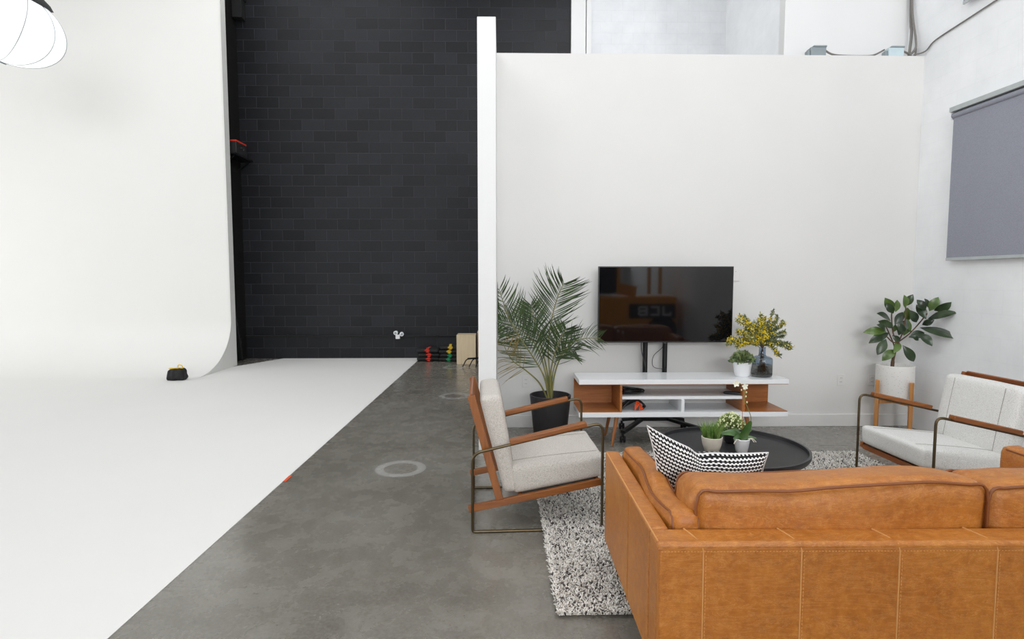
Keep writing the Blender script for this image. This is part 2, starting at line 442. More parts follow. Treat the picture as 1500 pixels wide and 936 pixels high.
cyc = MB(); prof = [(8.62 + 1.14 * math.sin(a), 1.14 * .72 * (1 - math.cos(a)) + .002) for a in [i * math.pi / 2 / 24 for i in range(25)]]
prof = [(y, z) for y, z in prof] + [(9.76, 3), (9.76, 7.2)]
n = len(prof); back = [(9.93, 7.2), (9.93, .002)]
for x in (-13, -4.59): cyc.v += [(x, y, z) for y, z in prof]
cyc.f += [(i, i + 1, n + i + 1, n + i) for i in range(n - 1)]
cw = struct('wall_cyclorama', cyc, M['cyc'], smooth=True, fix=False)
side = MB(); poly = prof + back
side.prism(poly, -4.592, -4.575, 'x')
struct('trim_2', side, M['cyc_side'])
struct('wall_far_left', MB().box((-13.2, -8, 0), (-13, 9.9, 7.2)), M['cyc'])
struct('wall_partition', MB().box((-.045, 5.7, 0), (4.14, 5.84, 3.67)), M['drywall'])
struct('wall_wing', MB().box((-.2, 4.93, 0), (-.045, 5.84, 3.67)), M['drywall_edge'], bevel=.004)
struct('wall_right', MB().box((4.14, -8, 0), (4.4, 10.85, 7.2)), M['white_block'])
struct('wall_upper', MB().box((2.87, 5.95, 0), (4.14, 6.07, 7.2)), M['drywall_edge'])
struct('wall_rear', MB().box((-13, -8.2, 0), (4.4, -8, 7.2)), M['drywall'])
struct('ceiling', MB().box((-13.2, -8.2, 7.2), (4.4, 11.1, 7.35)), M['ceiling'])
struct('baseboard_partition', MB().box((-.045, 5.683, 0), (4.14, 5.7, .125)), M['trim'], bevel=.004)
# horizontal conduit on the black wall
def on_wall_box(): pass
c = MB().tube([(-4.77, 10.755, .425), (-.2, 10.755, .425)], .018, 8)
for x in (-4.0, -2.9, -1.2): c.box((x - .012, 10.73, .40), (x + .012, 10.78, .45))
tag(c.build('conduit', M['sandbag']), 'thin black conduit running low along the black block wall', 'conduit')

# ------------------------------------------------------------------ leather sofa
def sofa():
    W, D, H, T = 2.17, 1.03, .62, .07
    t = thing('leather_sofa', 'tan leather sofa seen from behind, standing on the shag rug', 'sofa', (.52, 1.845, 0), R(-.6))
    L = M['leather']
    # frame with softened edges: back, two arms and the deck
    (MB().box((0, 0, .15), (W, .115, H))).build('back_panel', L, t, bevel=.014, seg=4)
    for x0 in (0, W - T):
        MB().box((x0, .1155, .15), (x0 + T, D, H)).build('arm', L, t, bevel=.012, seg=4)
    MB().box((T + .001, .116, .15), (W - T - .001, D - .02, .30)).build('seat_base', L, t, bevel=.012, seg=3)
    # stitched seams: raised welts with thread
    s = MB()
    e = .004
    path = [(-.001, D - .01, H - .010), (-.001, .0, H - .010)]
    s.tube([(e, D - .02, H - .003), (e + .002, .02, H - .003)], .0035, 6)
    s.build('arm_welt', M['thread'], t)
    s = MB().tube([(.002, .0035, H - .022), (W, .0035, H - .022)], .0042, 6); s.tube([(.0055, .0045, .16), (.0045, .0045, H - .02)], .0045, 6)
    s.build('back_welt', M['leather_welt'], t)
    k = MB()
    for i in range(int(W / .011)): k.box((.012 + i * .011, -.0012, H - .031), (.018 + i * .011, .002, H - .029))
    k.build('top_stitching', M['thread'], t)
    for i, x in enumerate((.155, .485, .815, 1.145, 1.475, 1.805)):
        s = MB().tube([(x, -.0005, .155), (x - .002, -.0005, H - .03), (x - .006, .004, H - .006), (x - .02, .05, H + .0005), (x - .035, .11, H + .0005)], .0028, 6)
        for z in range(33): s.box((x + .006, -.0015, .17 + z * .0125), (x + .0085, .001, .177 + z * .0125))
        s.build('back_seam', M['thread'], t)
    for y in (.46,):
        MB().tube([(-.0005, y, .155), (-.0005, y + .004, H - .01)], .0022, 6).build('arm_seam', M['leather'], t)
    # arm bolsters, taller than the frame
    for (x0, s_) in ((T + .004, 1), (W - T - .114, -1)):
        def f(p, x0=x0): return (p.x + x0 + .058 + .012 * math.sin(p.y * 9) * (p.z > 0), p.y + .555, p.z + .485 + .006 * math.sin(p.y * 14 + 1))
        a = cushion((.105, .86, .35), .03, f, (8, 30, 10), (.012, .0, .014), .006, 9).build('arm_bolster', L, t, angle=60)
        for sx in (-1, 1):
            pts = [(x0 + .058 + sx * .046, .555 + yy, .485 + .160) for yy in np.linspace(-.39, .39, 16)]
            pts = [(x + .012 * math.sin((y - .555) * 9), y, z + .006 * math.sin((y - .555) * 14 + 1) + .010 * (1 - ((y - .555) / .43) ** 2)) for x, y, z in pts]
            pts = [(pts[0][0], pts[0][1] - .03, .36)] + [(pts[0][0], pts[0][1] - .03, .60)] + pts
            MB().tube(smooth_path(pts, 3), .0045, 6).build('piping', M['leather_dark'], a)
    # back cushions
    for (cx, wd, ph) in ((.695, 1.06, 0.0), (1.66, .88, 2.1)):
        def f(p, cx=cx, ph=ph, wd=wd):
            u = p.x / (wd / 2)
            top = (p.z / .23)
            y = p.y + .255 + .03 * top * 0
            z = p.z + .532 - .11 * p.y + .010 * math.sin(p.x * 5 + ph) * max(top, 0) + .012 * math.exp(-((u - .72) / .25) ** 2) * max(top, 0)
            return (p.x + cx + .02 * p.y * (1 if ph == 0 else 1), y, z)
        q = cushion((wd, .25, .45), .055, f, (48, 14, 18), (.025, .03, .012), .012, 4.5).build('back_cushion', L, t, angle=70)
        for yy, zz in ((-.112, .212), (.112, .212)):
            pts = []
            for u in np.linspace(-.95, .95, 26):
                px = u * wd / 2; v = Vector((px, yy * (1 + .10 * (1 - u * u)), zz - .004 + .008 * (1 - u * u)))
                v += mnoise.noise_vector(v * 4.5) * .012; pts.append(f(v))
            a0 = Vector(pts[0]); b0 = Vector(pts[-1])
            pts = [a0 + Vector((-.018, 0, -.30)), a0 + Vector((-.022, 0, -.06))] + pts + [b0 + Vector((.022, 0, -.06)), b0 + Vector((.018, 0, -.30))]
            MB().tube(smooth_path(pts, 2), .0058, 8).build('piping', M['leather_dark'], q)
    for (x0, x1) in ((T + .12, 1.23), (1.235, W - T - .12)):
        cushion((x1 - x0, .70, .15), .04, lambda p, a=(x0 + x1) / 2: (p.x + a, p.y + .67, p.z + .378), (24, 20, 6), (0, .01, .012), .004, 5).build('seat_cushion', L, t, angle=70)
    for x in (.09, W - .09):
        for y in (.08, D - .08):
            MB().lathe([(.014, .022), (.026, .152)], 16, (x, y, 0)).build('leg', M['leg_wood'], t)
    return t
sofa()

# ------------------------------------------------------------------ patterned pillow, slumped in the sofa corner
def pillow():
    t = thing('throw_pillow', 'black and white woven throw pillow slumped in the left corner of the leather sofa', 'pillow', (.862, 2.43, .455))
    N = 26; mb = MB(); uvs = []
    def surf(u, v, s):
        # u across, v up; corners drawn out, top edge dented
        a, b = 2 * u - 1, 2 * v - 1
        w_ = (1 - a ** 2) ** .5 * (1 - b ** 2) ** .5 if abs(a) < 1 and abs(b) < 1 else 0
        pinch = 1 - .07 * (1 - a * a) * abs(b) ** 2; pin2 = 1 - .07 * (1 - b * b) * abs(a) ** 2
        x = a * .29 * pin2; z = b * .152 * pinch
        dent = -.034 * math.exp(-((a - .0) / .16) ** 2) * max(b, 0) ** 1.5
        lift = .118 * (max(.1 - a, 0) / 1.1) ** 1.25 * ((b + 1) / 2) - .012 * max(a, 0) * (b < 0)
        th = .075 * w_ ** .9
        y = s * th
        fold = .05 * math.exp(-((a - .02) / .2) ** 2) * (b + 1) / 2
        return Vector((x + .14 * max(-a, 0) * (1 - b) / 2 - .01 * max(b, 0) - .03 * (a < 0) * a * b, y + fold * 1.0, z + dent + lift))
    rot = Matrix.Rotation(R(12), 4, 'X')
    for s in (-1, 1):
        base = len(mb.v)
        for i in range(N + 1):
            for j in range(N + 1):
                p = surf(i / N, j / N, s) ; p = rot @ p; mb.v.append(tuple(p + Vector((-.0, 0, .155))))
                uvs.append((i / N, j / N))
        for i in range(N):
            for j in range(N):
                a = base + i * (N + 1) + j; q = (a, a + N + 1, a + N + 2, a + 1); mb.f.append(q if s < 0 else q[::-1])
    me = bpy.data.meshes.new('pillow_cover'); me.from_pydata(mb.v, [], mb.f); ul = me.uv_layers.new(name='UVMap')
    for li, l in enumerate(me.loops): ul.data[li].uv = uvs[l.vertex_index]
    me.materials.append(M['weave']); me.shade_smooth()
    o = bpy.data.objects.new('cover', me); COL.objects.link(o); o.parent = t
    pts = [rot @ surf(i / N, 1, 1) for i in range(N + 1)] + [rot @ surf(1, 1 - i / N, 1) for i in range(1, N + 1)]
    pts += [rot @ surf(1 - i / N, 0, 1) for i in range(1, N + 1)] + [rot @ surf(0, i / N, 1) for i in range(1, N)]
    MB().tube([p + Vector((0, 0, .155)) for p in pts], .003, 6, closed=True).build('edge_seam', M['white_letter'], t)
    t.rotation_euler = (0, R(2), R(3)); return t
pillow()

# ------------------------------------------------------------------ armchairs (face local +x)
def armchair(name, label, fab, group):
    t = thing(name, label, 'armchair', group=group)
    Wd = .358
    for s in (-1, 1):
        y = s * Wd
        loop = round_path([(-.386, y, .009), (-.386, y, .468), (.384, y, .655), (.384, y, .009)], .055, 7)
        loop = loop[:-1] + [Vector((.384, y, .012))]
        pts = round_path([(-.386, y, .011), (-.386, y, .464), (.384, y, .652), (.384, y, .011)], .06, 7, closed=True)
        # small radius at the floor corners
        pts = []
        def arc(p, a, b, r, n=7):
            p, a, b = Vector(p), Vector(a), Vector(b); s0 = p + (a - p).normalized() * r; s1 = p + (b - p).normalized() * r
            return [s0 * (1 - q / n) ** 2 + p * 2 * (q / n) * (1 - q / n) + s1 * (q / n) ** 2 for q in range(n + 1)]
        A, B, C_, D_ = (-.386, y, .009), (-.386, y, .478), (.384, y, .652), (.384, y, .009)
        pts = arc(A, D_, B, .012, 2) + arc(B, A, C_, .058) + arc(C_, B, D_, .058) + arc(D_, C_, A, .012, 2)
        MB().tube(pts, .0085, 10, closed=True).build('side_frame', M['brass'], t)
        a, b = Vector((-.165, y, .545)), Vector((.285, y, .647))
        MB().bar(a, b, .050, .030).build('armrest', M['walnut_x'], t, bevel=.006, seg=3)
        yr = s * .318
        MB().bar((-.41, yr, .130), (.384, yr, .283), .026, .040).build('seat_rail', M['walnut_x'], t, bevel=.003)
        MB().bar((-.225, yr, .186), (-.392, yr, .812), .026, .044, up=(1, 0, .3)).build('back_rail', M['walnut_z'], t, bevel=.003)
    MB().bar((-.395, -.305, .800), (-.395, .305, .800), .016, .045, up=(.25, 0, 1)).build('top_rail', M['walnut_y'], t, bevel=.003)
    MB().bar((-.10, -.304, .190), (-.10, .304, .190), .022, .034).build('rear_stretcher', M['walnut_y'], t, bevel=.003)
    MB().bar((.372, -.304, .270), (.372, .304, .270), .022, .034).build('front_stretcher', M['walnut_y'], t, bevel=.003)
    MB().bar((-.386, -.350, .011), (-.386, .350, .011), .012, .012).build('floor_bar', M['brass'], t)
    # webbing deck under the seat
    MB().bar((-.20, 0, .168), (.36, 0, .272), .60, .012).build('seat_deck', M['seam'], t)
    def quad(c00, c10, c11, c01, wd):     # (x,z) corners: rear-bottom, front-bottom, front-top, rear-top
        def f(p):
            u = p.x / .6 + .5; v = p.z / .14 + .5
            x = (1 - u) * (1 - v) * c00[0] + u * (1 - v) * c10[0] + u * v * c11[0] + (1 - u) * v * c01[0]
            z = (1 - u) * (1 - v) * c00[1] + u * (1 - v) * c10[1] + u * v * c11[1] + (1 - u) * v * c01[1]
            return (x, p.y, z)
        return f
    f = quad((-.140, .204), (.400, .304), (.410, .436), (-.170, .376), 0)
    sc = cushion((.6, .605, .14), .028, f, (24, 22, 8), (0, .004, .012), .0015, 9).build('seat_cushion', fab, t, angle=70)
    for y in (-.20, .20):
        pts = [Vector(f(Vector((x, y, .072 + .012 * (1 - (x / .3) ** 2) * (1 - (y / .3) ** 2))))) for x in np.linspace(-.27, .27, 10)]
        MB().tube(pts, .0012, 5).build('seam', M['seam'], sc)
    f = quad((-.195, .212), (-.345, .800), (-.215, .812), (-.118, .220), 0)
    bc = cushion((.6, .605, .14), .032, f, (24, 22, 8), (.004, .004, .010), .0015, 9).build('back_cushion', fab, t, angle=70)
    for y in (-.20, .20):
        pts = [Vector(f(Vector((x, y, .072 + .010 * (1 - (x / .3) ** 2) * (1 - (y / .3) ** 2))))) for x in np.linspace(-.25, .28, 10)]
        MB().tube(pts, .0012, 5).build('seam', M['seam'], bc)
    return t
ch = armchair('armchair', 'oatmeal armchair left of the sofa, in profile, wooden armrests on brass tube frame', M['linen'], None)
ch.location = (.20, 3.665, 0); ch.rotation_euler = (0, 0, R(2.2))
ch2 = armchair('armchair', 'pale grey armchair at the right by the block wall, facing the coffee table', M['linen_light'], None)
ch2.location = (3.045, 3.80, 0); ch2.rotation_euler = (0, 0, R(182))

# ------------------------------------------------------------------ coffee table
def coffee_table():
    t = thing('coffee_table', 'low round black tray coffee table on the rug in front of the sofa', 'table', (1.52, 3.70, 0))
    r = .475
    pr = [(0, .352), (r - .035, .352), (r - .012, .360), (r, .378), (r, .402), (r - .014, .402), (r - .016, .378), (r - .03, .370), (0, .368)]
    MB().lathe(pr, 96).build('tray_top', M['table_black'], t, angle=50)
    MB().lathe([(.05, .03), (.05, .352)], 24).build('pedestal', M['black_metal'], t)
    MB().lathe([(0, .022), (.26, .022), (.26, .034), (0, .034)], 48).build('base', M['black_metal'], t)
coffee_table()

# ------------------------------------------------------------------ shag rug
def rug():
    x0, x1, y0, y1 = .25, 3.03, 2.44, 4.76
    t = thing('shag_rug', 'thick cream shag rug flecked with black under the sofa and coffee table', 'rug', (x0, y0, 0))
    Wx, Wy = x1 - x0, y1 - y0
    cushion((Wx - .02, Wy - .02, .012), .005, lambda p: (p.x + Wx / 2, p.y + Wy / 2, p.z + .0065), (4, 4, 2)).build('backing', M['cream_ceramic'], t)
    rng = np.random.default_rng(3)
    def pts(n, xa, xb, ya, yb): return np.c_[rng.uniform(xa, xb, n), rng.uniform(ya, yb, n)]
    dens = 15000
    P = pts(int(dens * Wx * Wy), 0, Wx, 0, Wy)
    # the strips the sofa and table hide carry a thinner pile
    hid = (P[:, 0] > .60) & (P[:, 0] < 2.2) & (P[:, 1] < 1.5)
    P = P[~hid | (rng.random(len(P)) < .25)]
    ed = np.r_[np.c_[rng.uniform(0, .02, 2200), rng.uniform(0, Wy, 2200)], np.c_[rng.uniform(0, Wx, 1800), rng.uniform(0, .02, 1800)]]
    P = np.r_[P, ed]; n = len(P)
    ang = rng.uniform(0, 2 * np.pi, n); lean = rng.uniform(.004, .022, n); hgt = rng.uniform(.012, .026, n); wd = rng.uniform(.0032, .0052, n)
    d = np.c_[np.cos(ang), np.sin(ang)]
    rings = [(0, 0, 1.0), (.45, .62, 1.15), (1.0, .95, .8)]
    V = np.zeros((n, 10, 3))
    for k, (l, h, w_) in enumerate(rings):
        cx = P + d * (lean * l)[:, None]; cz = .010 + hgt * h
        for j in range(3):
            a = ang + j * 2 * np.pi / 3
            V[:, k * 3 + j, 0] = cx[:, 0] + np.cos(a) * wd * w_; V[:, k * 3 + j, 1] = cx[:, 1] + np.sin(a) * wd * w_; V[:, k * 3 + j, 2] = cz
    V[:, 9, :2] = P + d * (lean * 1.25)[:, None]; V[:, 9, 2] = .010 + hgt * 1.0
    F = []
    for k in range(2):
        for j in range(3):
            a, b = k * 3 + j, k * 3 + (j + 1) % 3; F.append((a, b, b + 3)); F.append((a, b + 3, a + 3))
    for j in range(3): F.append((6 + j, 6 + (j + 1) % 3, 9))
    F = np.array(F); FF = (F[None] + (np.arange(n) * 10)[:, None, None]).reshape(-1, 3)
    me = bpy.data.meshes.new('pile'); me.vertices.add(n * 10); me.vertices.foreach_set('co', V.reshape(-1))
    m = len(FF); me.loops.add(m * 3); me.loops.foreach_set('vertex_index', FF.reshape(-1).astype(np.int32))
    me.polygons.add(m); me.polygons.foreach_set('loop_start', np.arange(0, m * 3, 3, dtype=np.int32)); me.polygons.foreach_set('loop_total', np.full(m, 3, dtype=np.int32))
    me.update(calc_edges=True)
    at = me.attributes.new('tuft', 'FLOAT', 'POINT'); tv = rng.random(n)
    at.data.foreach_set('value', np.repeat(tv, 10).astype(np.float32))
    me.materials.append(M['pile']); me.shade_smooth()
    o = bpy.data.objects.new('pile', me); COL.objects.link(o); o.parent = t; o['kind'] = 'stuff'
rug()

# ------------------------------------------------------------------ media console
CX, CY = 1.62, 5.2
def console():
    t = thing('media_console', 'long low white and wood media console against the partition wall', 'console', (CX, CY, 0))
    h, d = .935, .20
    MB().box((-h, -d, .565), (h, d, .606)).build('top_board', M['white_lacquer'], t, bevel=.0015)
    MB().box((-h + .003, -d + .004, .5605), (h - .003, d - .004, .5648)).build('top_veneer', M['console_wood'], t)
    MB().box((-h, -d, .270), (h, d, .3135)).build('bottom_board', M['white_lacquer'], t, bevel=.0015)
    for x0, x1 in ((-h + .003, -.571), (.549, h - .003)):
        MB().box((x0, -d + .002, .3137), (x1, d - .002, .3205)).build('bay_floor', M['console_wood'], t)
    for x0, x1 in ((-h + .003, -.571), (.549, h - .003)):
        MB().box((x0, d - .016, .3207), (x1, d - .002, .5603)).build('back_panel', M['console_wood'], t)
    for x in (-.570, .530):
        MB().box((x, -d + .002, .3137), (x + .018, d - .002, .5603)).build('wood_divider', M['console_wood_y'], t)
    MB().box((-.551, -d + .02, .427), (.529, d - .01, .453)).build('middle_shelf', M['white_lacquer'], t, bevel=.001)
    MB().box((-.551, d - .0095, .3137), (.529, d - .0035, .5603)).build('middle_back', M['trim'], t)
    MB().box((-.02, -d + .004, .3137), (.006, d - .01, .4268)).build('white_divider', M['white_lacquer'], t, bevel=.001)
    for sx in (-1, 1):
        for sy in (-1, 1):
            m = MB().tube([(sx * .585, sy * .14, .2698), (sx * .632, sy * .175, .004)], [.0195, .0105], 20)
            m.build('leg', M['leg_wood'], t)
console()

# ------------------------------------------------------------------ television and its rolling stand
def television():
    X0, X1, Z0, Z1, Y = .925, 2.225, .885, 1.616, 5.47
    t = thing('television', 'large black flat television above the media console, screen off', 'television', ((X0 + X1) / 2, Y, 0))
    hw = (X1 - X0) / 2
    MB().box((-hw, 0, Z0), (hw, .028, Z1)).build('housing', M['black_plastic'], t, bevel=.003)
    MB().box((-hw * .6, .0285, Z0 + .08), (hw * .6, .055, Z1 - .18)).build('rear_housing', M['black_plastic'], t, bevel=.006)
    MB().box((-hw + .009, -.0018, Z0 + .014), (hw - .009, -.0002, Z1 - .009)).build('screen', M['screen'], t)
    MB().box((-.012, -.004, Z0 - .008), (.012, .012, Z0 - .0002)).build('sensor', M['outlet_dark'], t)
television()
def tv_stand():
    t = thing('television_stand', 'black twin pole rolling stand behind the media console holding the television', 'stand', (1.51, 5.58, 0))
    for x in (-.097, .097):
        MB().tube([(x, 0, .13), (x, 0, 1.45)], .024, 16).build('pole', M['black_metal'], t)
    MB().box((-.15, -.051, 1.10), (.15, -.026, 1.40)).build('mount_plate', M['black_metal'], t, bevel=.002)
    MB().box((-.20, -.045, .10), (.20, .035, .135)).build('crossbar', M['black_metal'], t, bevel=.005)
    wheels = [(-.40, -.43), (.42, -.43), (-.31, .04), (.31, .04)]
    for i, (x, y) in enumerate(wheels):
        sx = -1 if x < 0 else 1
        MB().bar((sx * .12, -.02 if y < 0 else .02, .118), (x, y, .095), .045, .028).build('base_leg', M['black_metal'], t, bevel=.004)
        c_ = MB().tube([(x, y, .055), (x, y, .083)], .012, 12).box((x - .024, y - .015, .05), (x + .024, y + .015, .058))
        cc = c_.build('caster', M['black_plastic'], t)
        MB().tube([(x - .022, y, .03), (x - .009, y, .03)], .029, 20).tube([(x + .009, y, .03), (x + .022, y, .03)], .029, 20).tube([(x - .022, y, .03), (x + .022, y, .03)], .01, 12).build('wheel', M['tyre'], cc)
tv_stand()
tag(MB().tube(smooth_path([(1.36, 5.53, .90), (1.365, 5.535, .8), (1.39, 5.53, .70), (1.40, 5.5, .62), (1.38, 5.46, .607 - .05), (1.39, 5.45, .3)]), .004, 6).build('power_cable', M['cable_black']), 'thin black cable hanging left of the stand poles under the television', 'cable')
tag(MB().tube(smooth_path([(1.575, 5.535, .89), (1.57, 5.54, .83), (1.49, 5.545, .75), (1.475, 5.545, .67), (1.50, 5.542, .63), (1.565, 5.53, .62), (1.60, 5.50, .625), (1.585, 5.47, .60), (1.58, 5.45, .4)]), .003, 6).build('power_cable', M['cable_black']), 'thin looping black cable between the two stand poles', 'cable')

# things in the console
def coil(name, label, loc, rad, nloop, mat, extra=None, flat=.5, thick=.004, seed=1, squash=.55):
    rnd = random.Random(seed); pts = []
    for i in range(nloop * 14):
        a = i / 14 * 2 * math.pi; rr = rad * (1 + .22 * math.sin(a * .37 + seed))
        pts.append((rr * math.cos(a), rr * squash * math.sin(a), max(thick, thick + flat * (i / (nloop * 14)) + .008 * math.sin(a * 1.3 + seed))))
    o = MB().tube(smooth_path(pts, 2), thick, 6).build(name, mat); o.location = loc
    return tag(o, label, 'cable')
coil('coiled_cable', 'coil of black cable on the upper left shelf of the media console', (1.18, 5.14, .453), .095, 6, M['cable_black'], flat=.045, thick=.007)
ob = MB()
t = thing('cord_bundle', 'bundle of orange cord and black cable on the lower left shelf of the media console', 'cable', (1.185, 5.12, .3135))
for k in range(5):
    ob.tube(smooth_path([(.01 + k * .008, -.075, .012 + .012 * k), (.03 + k * .006, -.03, .075 - .006 * k), (.07, .0 + .01 * k, .055), (.05 + .01 * k, -.07 + .01 * k, .012)]), .006, 6)
ob.build('orange_cord', M['orange'], t)
ob = MB()
for k in range(7):
    ob.tube(smooth_path([(-.10, -.05 + k * .012, .02 + .01 * (k % 3)), (-.03, -.02 + k * .01, .08 - .01 * (k % 4)), (.06, .0 + .012 * k, .075), (.115, -.01 + k * .01, .035), (.09, -.02, .012)]), .009, 6)
ob.build('black_cable', M['cable_black'], t)
t = thing('remote_control', 'small black remote control on the right end of the console middle shelf', 'remote control', (2.09, 5.10, .453), R(-24))
cushion((.15, .045, .022), .009, lambda p: (p.x, p.y, p.z + .0115), (8, 4, 4)).build('case', M['black_plastic'], t)
MB().box((-.06, -.014, .0228), (.05, .014, .0245)).build('keypad', M['outlet_dark'], t)

# ------------------------------------------------------------------ plants
def pot(t, mat, r0, r1, h, wall=.008, n=48, z=0, round_=.012):
    pr = [(0, z), (r0 - round_, z), (r0, z + round_), (r1, z + h - .003), (r1 - .003, z + h), (r1 - wall, z + h), (r1 - wall - .004, z + h - .03), (r0 - wall, z + h * .6), (0, z + h * .6)]
    return MB().lathe(pr, n).build('pot', mat, t, angle=40)
def soil(t, r, z):
    m = MB(); rings = 5; n = 24
    for i in range(rings + 1):
        for j in range(n):
            a = 2 * math.pi * j / n; rr = r * i / rings
            m.v.append((rr * math.cos(a), rr * math.sin(a), z + .006 * mnoise.noise(Vector((rr * math.cos(a) * 40, rr * math.sin(a) * 40, 3)))))
    for i in range(rings):
        for j in range(n): m.f.append((i * n + j, i * n + (j + 1) % n, (i + 1) * n + (j + 1) % n, (i + 1) * n + j))
    return m.build('soil', M['soil'], t)

def palm():
    t = thing('potted_palm', 'feathery green palm in a matt black pot left of the media console', 'plant', (.45, 5.23, 0))
    pot(t, M['black_pot'], .15, .19, .43, .014, z=0.002, round_=.03); soil(t, .165, .37)
    rnd = random.Random(5)
    # midrib points (x, y, z) local, leaflet start share, leaflet length, dryness, face
    fr = [
        ([(.0, 0, .37), (-.01, .0, .65), (-.02, .02, .90), (.02, .04, 1.16), (.07, .03, 1.34), (.12, .0, 1.46)], .42, .27, 0, 'up', 1.0),
        ([(-.01, 0, .37), (-.06, -.02, .60), (-.16, -.04, .78), (-.28, -.05, .96), (-.39, -.05, 1.16), (-.47, -.04, 1.40)], .30, .27, 0, 'up', 1.0),
        ([(.01, 0, .37), (.035, .0, .60), (.09, -.03, .78), (.17, -.05, .90), (.28, -.07, .955), (.44, -.10, .965)], .30, .17, 1, 'up', .7),
        ([(-.02, 0, .37), (-.10, -.04, .54), (-.22, -.07, .66), (-.34, -.08, .75), (-.40, -.10, .84), (-.44, -.10, .93)], .42, .20, 1, 'flat', .5),
        ([(.0, .02, .37), (-.05, .06, .66), (-.12, .10, .86), (-.22, .14, .98), (-.36, .16, 1.06), (-.50, .16, 1.09)], .38, .22, 0, 'flat', .9),
        ([(.01, -.01, .37), (.0, -.03, .62), (.02, -.08, .78), (.05, -.14, .90), (.09, -.18, 1.0), (.12, -.21, 1.06)], .35, .18, 0, 'up', .9),
        ([(.01, .02, .37), (-.03, .07, .66), (-.08, .13, .88), (-.12, .18, 1.04), (-.15, .22, 1.16), (-.17, .23, 1.25)], .40, .20, 0, 'up', .9),
        ([(.0, .01, .37), (.02, .05, .58), (.06, .10, .72), (.12, .13, .80), (.18, .14, .83), (.25, .14, .82)], .45, .15, 0, 'flat', .8),
    ]
    for fi, (pts, st, ln, dry, mode, dens) in enumerate(fr):
        P = smooth_path([(max(a, -.48), b, c) for a, b, c in pts], 10); n_ = len(P)
        stem = MB().tube(P, [.0075 * (1 - .8 * i / n_) + .0012 for i in range(n_)], 6)
        root = stem.build('frond_stem', M['palm_stem'], t)
        m = MB(); i0 = int(st * n_); step = 1
        for i in range(i0, n_ - 1):
            sh = (i - i0) / (n_ - i0)
            T = (P[i + 1] - P[i]).normalized()
            sidev = T.cross(Vector((0, -1, .15))); sidev.normalize()     # across the frond, facing the room
            nrm = sidev.cross(T).normalized()
            for s in (-1, 1):
              for sub in range(1):
                if rnd.random() > dens: continue
                L = ln * (.55 + .75 * math.sin(math.pi * min(1, sh * .8 + .2)) ** .8) * rnd.uniform(.85, 1.1)
                if sh > .8: L *= .8
                a = R(38 + rnd.uniform(-7, 7) + 14 * (1 - sh))
                dirv = (T * math.cos(a) + sidev * s * math.sin(a) + nrm * rnd.uniform(-.1, .3)).normalized()
                if mode == 'up': dirv = (dirv + Vector((0, 0, .12))).normalized()
                drop = rnd.uniform(.02, .16) * (2.2 if dry else 1)
                base = P[i] + (P[i + 1] - P[i]) * rnd.random()
                q = []; 
                for k in range(6):
                    u = k / 5; v_ = base + dirv * L * u - Vector((0, 0, 1)) * L * drop * u * u + sidev * s * L * .10 * math.sin(u * 2.5); v_.x = max(v_.x, -.485); v_.y = min(v_.y, .44); q.append(v_)
                wv = dirv.cross(nrm).normalized()
                w0 = .0050 if not dry else .0030
                m.strip(q, [w0 * .3, w0, w0 * 1.05, w0 * .85, w0 * .5, w0 * .04], wv, .35, nrm)
        m.build('frond_leaflets', M['palm_dry'] if dry and fi == 3 else M['palm'], root, fix=False)
palm()

def oval_leaf(m, base, tip, w_, droop=.15, face=Vector((0, -1, .4)), roll=0):
    base, tip = Vector(base), Vector(tip); d = tip - base; L = d.length; d.normalize()
    side = d.cross(face); side.normalize(); side = Matrix.Rotation(roll, 3, d) @ side; up = side.cross(d).normalized()
    prof = [(0, .03), (.12, .35), (.3, .85), (.5, 1), (.7, .88), (.86, .5), (1, .03)]
    q = [base + d * L * u + up * L * droop * math.sin(u * math.pi) * .6 for u, _ in prof]
    m.strip(q, [w_ * p for _, p in prof], side, .28, up)

